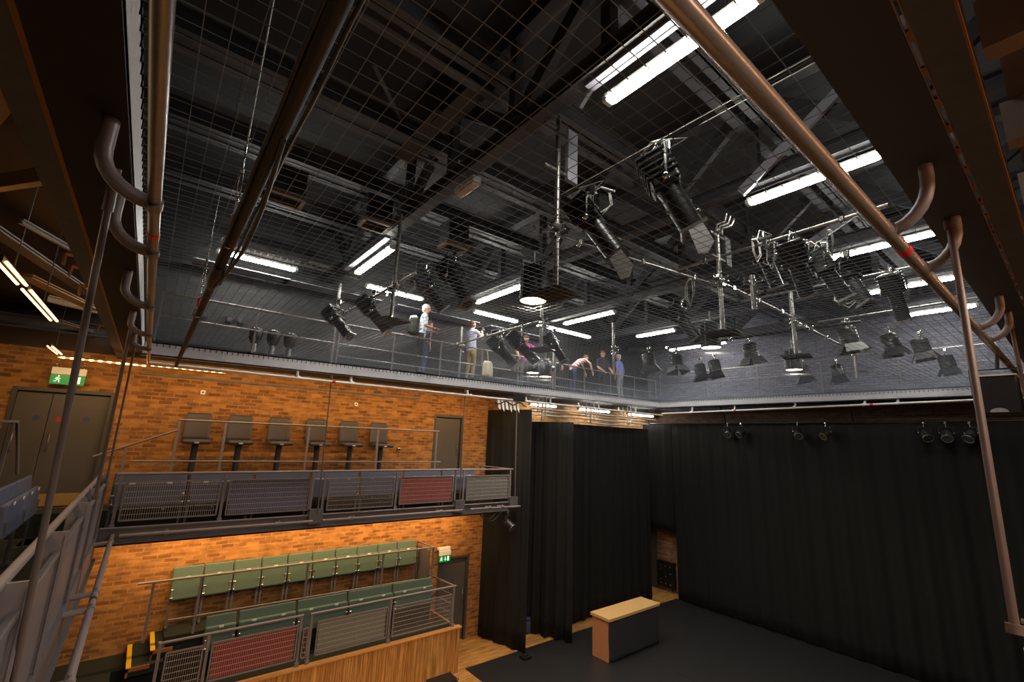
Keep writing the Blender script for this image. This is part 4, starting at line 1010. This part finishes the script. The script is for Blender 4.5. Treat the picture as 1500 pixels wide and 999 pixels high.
for i, (a, b, c, d) in enumerate((((377, 278), (446, 288), (440, 305), (372, 293)), ((535, 322), (566, 328), (562, 342), (531, 336)), ((655, 357), (678, 362), (672, 373), (651, 368)))):
    Q = [atZ(q[0], q[1], 8.8) for q in (a, b, c, d)]; c0 = sum(Q, V((0, 0, 0)))/4; sx = max(q.x for q in Q)-min(q.x for q in Q); sy = .36
    t = thing('vent_grille', c0, ('long brown vent grille at left behind the dark pipe', 'short brown vent grille left of the roof truss', 'small square vent right of the roof truss')[i], 'vent', 'vents under the roof')
    w = MB(); x, y, z = c0
    for s in (-1, 1): w.span((x-sx/2, y+s*sy/2-.03, z), (x+sx/2, y+s*sy/2+.03, z+.06)); w.span((x+s*sx/2-.03, y-sy/2, z), (x+s*sx/2+.03, y+sy/2, z+.06))
    w.build('frame', brownv, t)
    w = MB()
    for k in range(6): w.box((x, y-sy/2+.06+k*.05, z+.04), (sx, .03, .006), (.6, 0, 0))
    w.build('louvre', steelD, t)
    MB().span((x-sx/2, y-sy/2, z+.06), (x+sx/2, y+sy/2, z+.5)).build('duct', deck, t)
t = thing('cable_tray', (1.3, 9.8, 8.95), 'ladder cable tray above the far left fluorescent batten', 'tray')
w = MB()
A = atZ(345, 357, 9.0); B = atZ(530, 405, 9.0)
for s in (0, .28): w.bar(A+V((0, s, 0)), V((B.x, A.y+s, A.z)), .02, .06)
n = 22
for k in range(n): x = lerp(A.x, B.x, k/(n-1)); w.bar((x, A.y, A.z), (x, A.y+.28, A.z), .03, .02)
w.build('tray', gal, t)
# pale strips paint the battens' light onto the truss flanges; then ceiling ducts
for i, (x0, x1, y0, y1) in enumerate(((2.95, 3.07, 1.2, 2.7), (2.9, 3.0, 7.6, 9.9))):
    S('trim_lit_flange_%d' % (i+1), (x0, y0, 8.86), (x1, y1, 8.895), greyl)
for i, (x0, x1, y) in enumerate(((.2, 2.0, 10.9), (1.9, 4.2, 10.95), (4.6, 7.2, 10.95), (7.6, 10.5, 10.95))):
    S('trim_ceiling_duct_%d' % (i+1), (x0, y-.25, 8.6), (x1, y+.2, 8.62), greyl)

# speaker at right
sp_ = V((7.0, .55, 5.73)); t = thing('loudspeaker', sp_, 'black loudspeaker hanging from the near tube at the right picture edge', 'speaker')
MB().box((7.14, .53, 5.94), (.28, .34, .42), None, .02).build('cabinet', blackm, t)
MB().span((6.985, .38, 5.76), (6.998, .68, 6.12)).build('grille', blackg, t)
w = MB(); pts = [(6.983, .53-.07*math.cos(PI*k/12), 5.765+.045*math.sin(PI*k/12)) for k in range(13)]; w.prism(pts, (-.004, 0, 0)); w.build('badge', greyl, t)
MB().span((6.99, .36, 6.15), (7.28, .7, 6.165)).build('top_plate', whitem, t)
MB().tube([(7.14, .34, 5.95), (7.14, .34, 6.24), (7.14, .72, 6.24), (7.14, .72, 5.95)], .012, 6).cyl((7.14, .5, 6.24), (7.14, .48, 6.4), .018).build('yoke', blackg, t)
MB().bar((7.0, .3, 5.8), (7.0, .28, 6.1), .05, .12, (1, 0, 0)).build('side_bracket', whitem, t)

# ------------------------------------------------------------------ people on the walkway
def person(loc, rotz, label, shirt, legs, hair, lean=0.0, hands=None, hgt=1.74, look=0.0, bend=0.0, bald=False):
    k = hgt/1.74
    J = {}; 
    def rotl(p):  # lean about the hips
        p = V(p); q = p-V((0, 0, .95)); c, s = math.cos(lean), math.sin(lean)
        return V((q.x, q.y*c+q.z*s, q.z*c-q.y*s+.95))
    vs = []; es = []; rd = []; tg = []
    def vert(p, r, parent=None, tag_=None):
        vs.append(V(p)*k); rd.append((r[0]*k, r[1]*k) if isinstance(r, tuple) else (r*k, r*k)); i = len(vs)-1
        if parent is not None: es.append((parent, i)); tg.append(tag_)
        return i
    pel = vert((0, 0, .95), (.15, .105))
    wa = vert(rotl((0, 0, 1.08)), (.14, .1), pel, 'shirt'); ch = vert(rotl((0, .01, 1.28)), (.165, .11), wa, 'shirt')
    un = vert(rotl((0, -.01, 1.42)), (.12, .08), ch, 'shirt'); ne = vert(rotl((0, .0, 1.49)), .052, un, 'skin')
    hd = rotl((0, .02, 1.57)); h0 = vert(hd, (.065, .075), ne, 'skin'); h1 = vert(rotl((0, .025, 1.645)), (.077, .092), h0, 'skin'); h2 = vert(rotl((0, .01, 1.7)), (.06, .07), h1, 'skin')
    vert(rotl((0, .12, 1.615)), .014, h1, 'skin')
    for s in (-1, 1): vert(rotl((s*.085, .01, 1.625)), .016, h1, 'skin')
    for s in (-1, 1):
        hp = vert((s*.09, 0, .88), .092, pel, 'legs'); kn = vert((s*.1, .03+bend*.1, .49), .062, hp, 'legs'); an = vert((s*.105, -.02, .1), .043, kn, 'legs')
        he = vert((s*.105, -.01, .045), .042, an, 'shoe'); vert((s*.12, .15, .035), .036, he, 'shoe')
        sh = vert(rotl((s*.185, 0, 1.4)), .062, un, 'shirt')
        H = hands[0 if s < 0 else 1] if hands else None
        el = V((s*.24, -.03, 1.13)); wr_ = V((s*.25, .06, .9))
        if H: wr_ = V(H[1]); el = V(H[0])
        else: el = rotl(el); wr_ = rotl(wr_)
        e = vert(el, .045, sh, 'shirt'); f_ = (el+wr_)/2; fo = vert(f_, .04, e, 'skin'); wq = vert(wr_, .028, fo, 'skin')
        dr = (wr_-f_).normalized(); sd = dr.cross(V((0, 0, 1)))
        if sd.length < .1: sd = dr.cross(V((0, 1, 0)))
        sd.normalize(); pm = vert(wr_+dr*.06, (.036, .022), wq, 'skin'); nrm = sd.cross(dr)
        for q in range(4):
            b = wr_+dr*.1+sd*(.03-.02*q); L = (.07, .08, .075, .06)[q]
            b1 = vert(b, .0095, pm, 'skin'); b2_ = vert(b+dr*L*.5-nrm*.012, .0085, b1, 'skin'); vert(b+dr*L*.8-nrm*.035, .0075, b2_, 'skin')
        t1 = vert(wr_+dr*.04+sd*.04*s, .011, pm, 'skin'); vert(wr_+dr*.08+sd*.06*s, .009, t1, 'skin')
    me = bpy.data.meshes.new('person'); me.from_pydata(vs, es, []); ob = bpy.data.objects.new('person', me); COL.objects.link(ob)
    md = ob.modifiers.new('skin', 'SKIN'); md.use_smooth_shade = True
    for i, sv in enumerate(me.skin_vertices[0].data): sv.radius = rd[i]; sv.use_root = (i == 0)
    sb = ob.modifiers.new('sub', 'SUBSURF'); sb.levels = 1; sb.render_levels = 1
    dg = bpy.context.evaluated_depsgraph_get(); dg.update()
    nm = bpy.data.meshes.new_from_object(ob.evaluated_get(dg)); bpy.data.objects.remove(ob)
    nm.materials.clear()
    for mm in (shirt, legs, skin, blackm): nm.materials.append(mm)
    idx = {'shirt': 0, 'legs': 1, 'skin': 2, 'shoe': 3}
    for p in nm.polygons:
        c = V(p.center); best = 9; bi = 0
        for n_, (a, b) in enumerate(es):
            A = vs[a]; d = vs[b]-A; u = max(0, min(1, (c-A).dot(d)/max(d.length_squared, 1e-9)))
            q = (c-A-d*u).length-lerp(max(rd[a]), max(rd[b]), u)
            if q < best: best = q; bi = n_
        p.material_index = idx[tg[bi]]; p.use_smooth = True
    o = bpy.data.objects.new('person', nm); COL.objects.link(o); o.location = loc; o.rotation_euler = (0, 0, rotz)
    tag(o, label, 'person', 'visitors on the walkway')
    def child(nm_, mb, mt):
        me2 = bpy.data.meshes.new(nm_); me2.from_pydata([tuple(v) for v in mb.v], [], mb.f); me2.materials.append(mt)
        me2.polygons.foreach_set('use_smooth', mb.sm); c = bpy.data.objects.new(nm_, me2); COL.objects.link(c); c.parent = o
    hw = MB(); hw.ball(rotl((0, -.008, 1.675))*k, .098*k, (.9, 1.05, .85), 12, 8)
    hw.ball(rotl((0, -.045, 1.61))*k, .075*k, (1.0, .75, 1.1), 10, 7); child('hair', hw, hair)
    ew = MB()
    for s in (-1, 1): ew.ball(rotl((s*.032, .108, 1.645))*k, .009*k, (1.2, .7, .8), 6, 5)
    child('eyes', ew, eyem)
    mw = MB(); mw.ball(rotl((0, .1, 1.575))*k, .012*k, (2.0, .7, .5), 8, 5); child('mouth', mw, lipm)
    return o
def stripes(name, c1, c2, per_m):
    mt, nt, b = newmat(name); N = nt.nodes.new; Lk = nt.links.new
    g = N('ShaderNodeTexCoord'); wv = N('ShaderNodeTexWave'); wv.bands_direction = 'Z'; wv.inputs['Scale'].default_value = per_m; wv.inputs['Distortion'].default_value = .6
    mp = N('ShaderNodeMapping'); mp.inputs['Rotation'].default_value = (.7, 0, 0); Lk(g.outputs['Object'], mp.inputs[0]); Lk(mp.outputs[0], wv.inputs['Vector'])
    cr = N('ShaderNodeMapRange'); cr.inputs[1].default_value = .42; cr.inputs[2].default_value = .58; Lk(wv.outputs['Fac'], cr.inputs[0])
    mx = N('ShaderNodeMix'); mx.data_type = 'RGBA'; mx.inputs[6].default_value = rgb(c1); mx.inputs[7].default_value = rgb(c2)
    Lk(cr.outputs[0], mx.inputs[0]); Lk(mx.outputs[2], b.inputs['Base Color']); b.inputs['Roughness'].default_value = .85
    return mt
cloth = lambda n, c: M(n, c, .85, 0, .12, 30)
ZW = 6.79
bp = person((5.12, 10.28, ZW), R_(-110), 'person with white cap of hair in a pale checked shirt carrying a backpack', cloth('pale check shirt', (196, 204, 220)), cloth('dark trousers', (40, 42, 38)), hairW, .12, (((-.28, .05, 1.15), (-.2, .28, 1.12)), ((.28, .05, 1.15), (.2, .28, 1.12))), 1.84)
t = thing('backpack', (4.9, 10.36, 7.75), 'dark backpack with pale top on the back of the person in the checked shirt', 'bag')
R2 = (0.1, 0, R_(-110))
MB().box((4.935, 10.35, 8.02), (.34, .2, .44), R2, .06).build('body', M('backpack cloth', (58, 62, 56), .85, 0, .15, 20), t)
MB().box((4.915, 10.355, 8.22), (.3, .2, .12), R2, .05).build('top_flap', cloth('pale bag cloth', (206, 206, 200)), t)
MB().box((4.83, 10.388, 7.94), (.24, .06, .22), R2, .03).build('front_pocket', cloth('dark bag cloth', (44, 46, 44)), t)
person((5.45, 10.75, ZW), R_(-80), 'person in a blue grey top and blue jeans beside the backpack wearer', cloth('blue grey top', (118, 130, 160)), cloth('blue jeans', (88, 108, 150)), hairB, .25, None, 1.6)
o = person((6.72, 10.35, ZW), R_(-75), 'person in a pale shirt and khaki trousers raising a camera', cloth('pale lilac shirt', (206, 208, 230)), cloth('khaki trousers', (168, 146, 106)), hairB, .0, (((-.24, .2, 1.22), (-.06, .36, 1.48)), ((.24, .2, 1.22), (.06, .36, 1.48))), 1.72)
cm = V((7.1, 10.45, ZW+1.55)); t = thing('camera', cm, 'small dark camera held up by the person in khaki trousers', 'camera')
MB().box(cm, (.1, .14, .09), (0, 0, R_(15)), .012).build('body', blackm, t); MB().cyl(cm+V((.04, .0, 0)), cm+V((.12, .03, 0)), .035).build('lens', blackg, t)
person((8.75, 10.4, ZW), R_(140), 'person in a bright pink top leaning over the rail', cloth('pink top', (206, 90, 170)), cloth('grey jeans', (104, 106, 116)), hairB, .5, (((-.3, .3, 1.2), (-.22, .5, .98)), ((.3, .3, 1.2), (.22, .5, .98))), 1.66)
person((10.1, 10.5, ZW), R_(120), 'person with reddish face in dark clothes behind the black spotlight', cloth('dark green jacket', (60, 66, 58)), cloth('black trousers', (38, 38, 40)), hairB, .2, None, 1.74)
person((10.75, 10.35, ZW), R_(-100), 'person in red and white stripes bending forward along the rail', stripes('red white stripes', (226, 220, 214), (198, 66, 62), 3.2), cloth('dark denim', (62, 70, 92)), hairB, 1.0, (((-.22, .6, 1.1), (-.2, .7, .85)), ((.22, .6, 1.1), (.2, .7, .85))), 1.7, 0, .3)
person((12.2, 10.35, ZW), R_(170), 'ginger haired person in a dark jacket holding the rail', cloth('charcoal jacket', (58, 58, 62)), cloth('dark skirt', (52, 48, 50)), hairR, .15, (((-.28, .15, 1.1), (-.2, .36, .95)), ((.28, .15, 1.1), (.2, .36, .95))), 1.68)
person((13.2, 10.3, ZW), R_(10), 'white haired person in a bright blue shirt seen from behind', cloth('blue shirt', (136, 152, 232)), cloth('white shorts', (150, 150, 156)), hairW, .1, None, 1.7)
t = thing('hanging_jacket', (6.95, 9.93, 6.85), 'cream jacket hanging from the walkway rail beside the camera holder', 'jacket')
w = MB(); 
vs = []; fs = []
for j in range(7):
    for i in range(11):
        u = (i-5)/5; v = j/6
        vs.append((7.0+u*(.10+.10*(1-v)**.5*(.6+.4*v)), 9.9-.05*math.cos(u*1.5)-.02*math.sin(u*7), 6.92+.42*v))
n1 = len(vs); vs += [(a, b+.04, c) for a, b, c in vs]
for j in range(6):
    for i in range(10): a = j*11+i; fs.append((a, a+1, a+12, a+11)); fs.append((n1+a, n1+a+11, n1+a+12, n1+a+1))
rim = list(range(11))+[11*j+10 for j in range(1, 7)]+[66+i for i in range(9, -1, -1)]+[11*j for j in range(5, 0, -1)]
for q in range(len(rim)): a, b = rim[q], rim[(q+1) % len(rim)]; fs.append((a, n1+a, n1+b, b))
w.add(vs, fs, True); w.build('cloth', cloth('cream jacket', (218, 212, 186)), t)
MB().tube([(7.0, 9.9, 7.34), (7.0, 9.93, 7.5), (7.0, 9.97, 7.66)], .01, 6).build('strap', cloth('cream strap', (218, 212, 186)), t)

# ------------------------------------------------------------------ world and view
wd = bpy.data.worlds.new('world'); SC.world = wd; wd.use_nodes = True
wd.node_tree.nodes['Background'].inputs[0].default_value = (.6, .62, .7, 1); wd.node_tree.nodes['Background'].inputs[1].default_value = .01
SC.view_settings.view_transform = 'Standard'; SC.view_settings.look = 'None'; SC.view_settings.gamma = 1; SC.view_settings.exposure = 0
SC.view_settings.use_curve_mapping = False
SC.cycles.use_denoising = True
SC.cycles.max_bounces = 6; SC.cycles.sample_clamp_indirect = 6
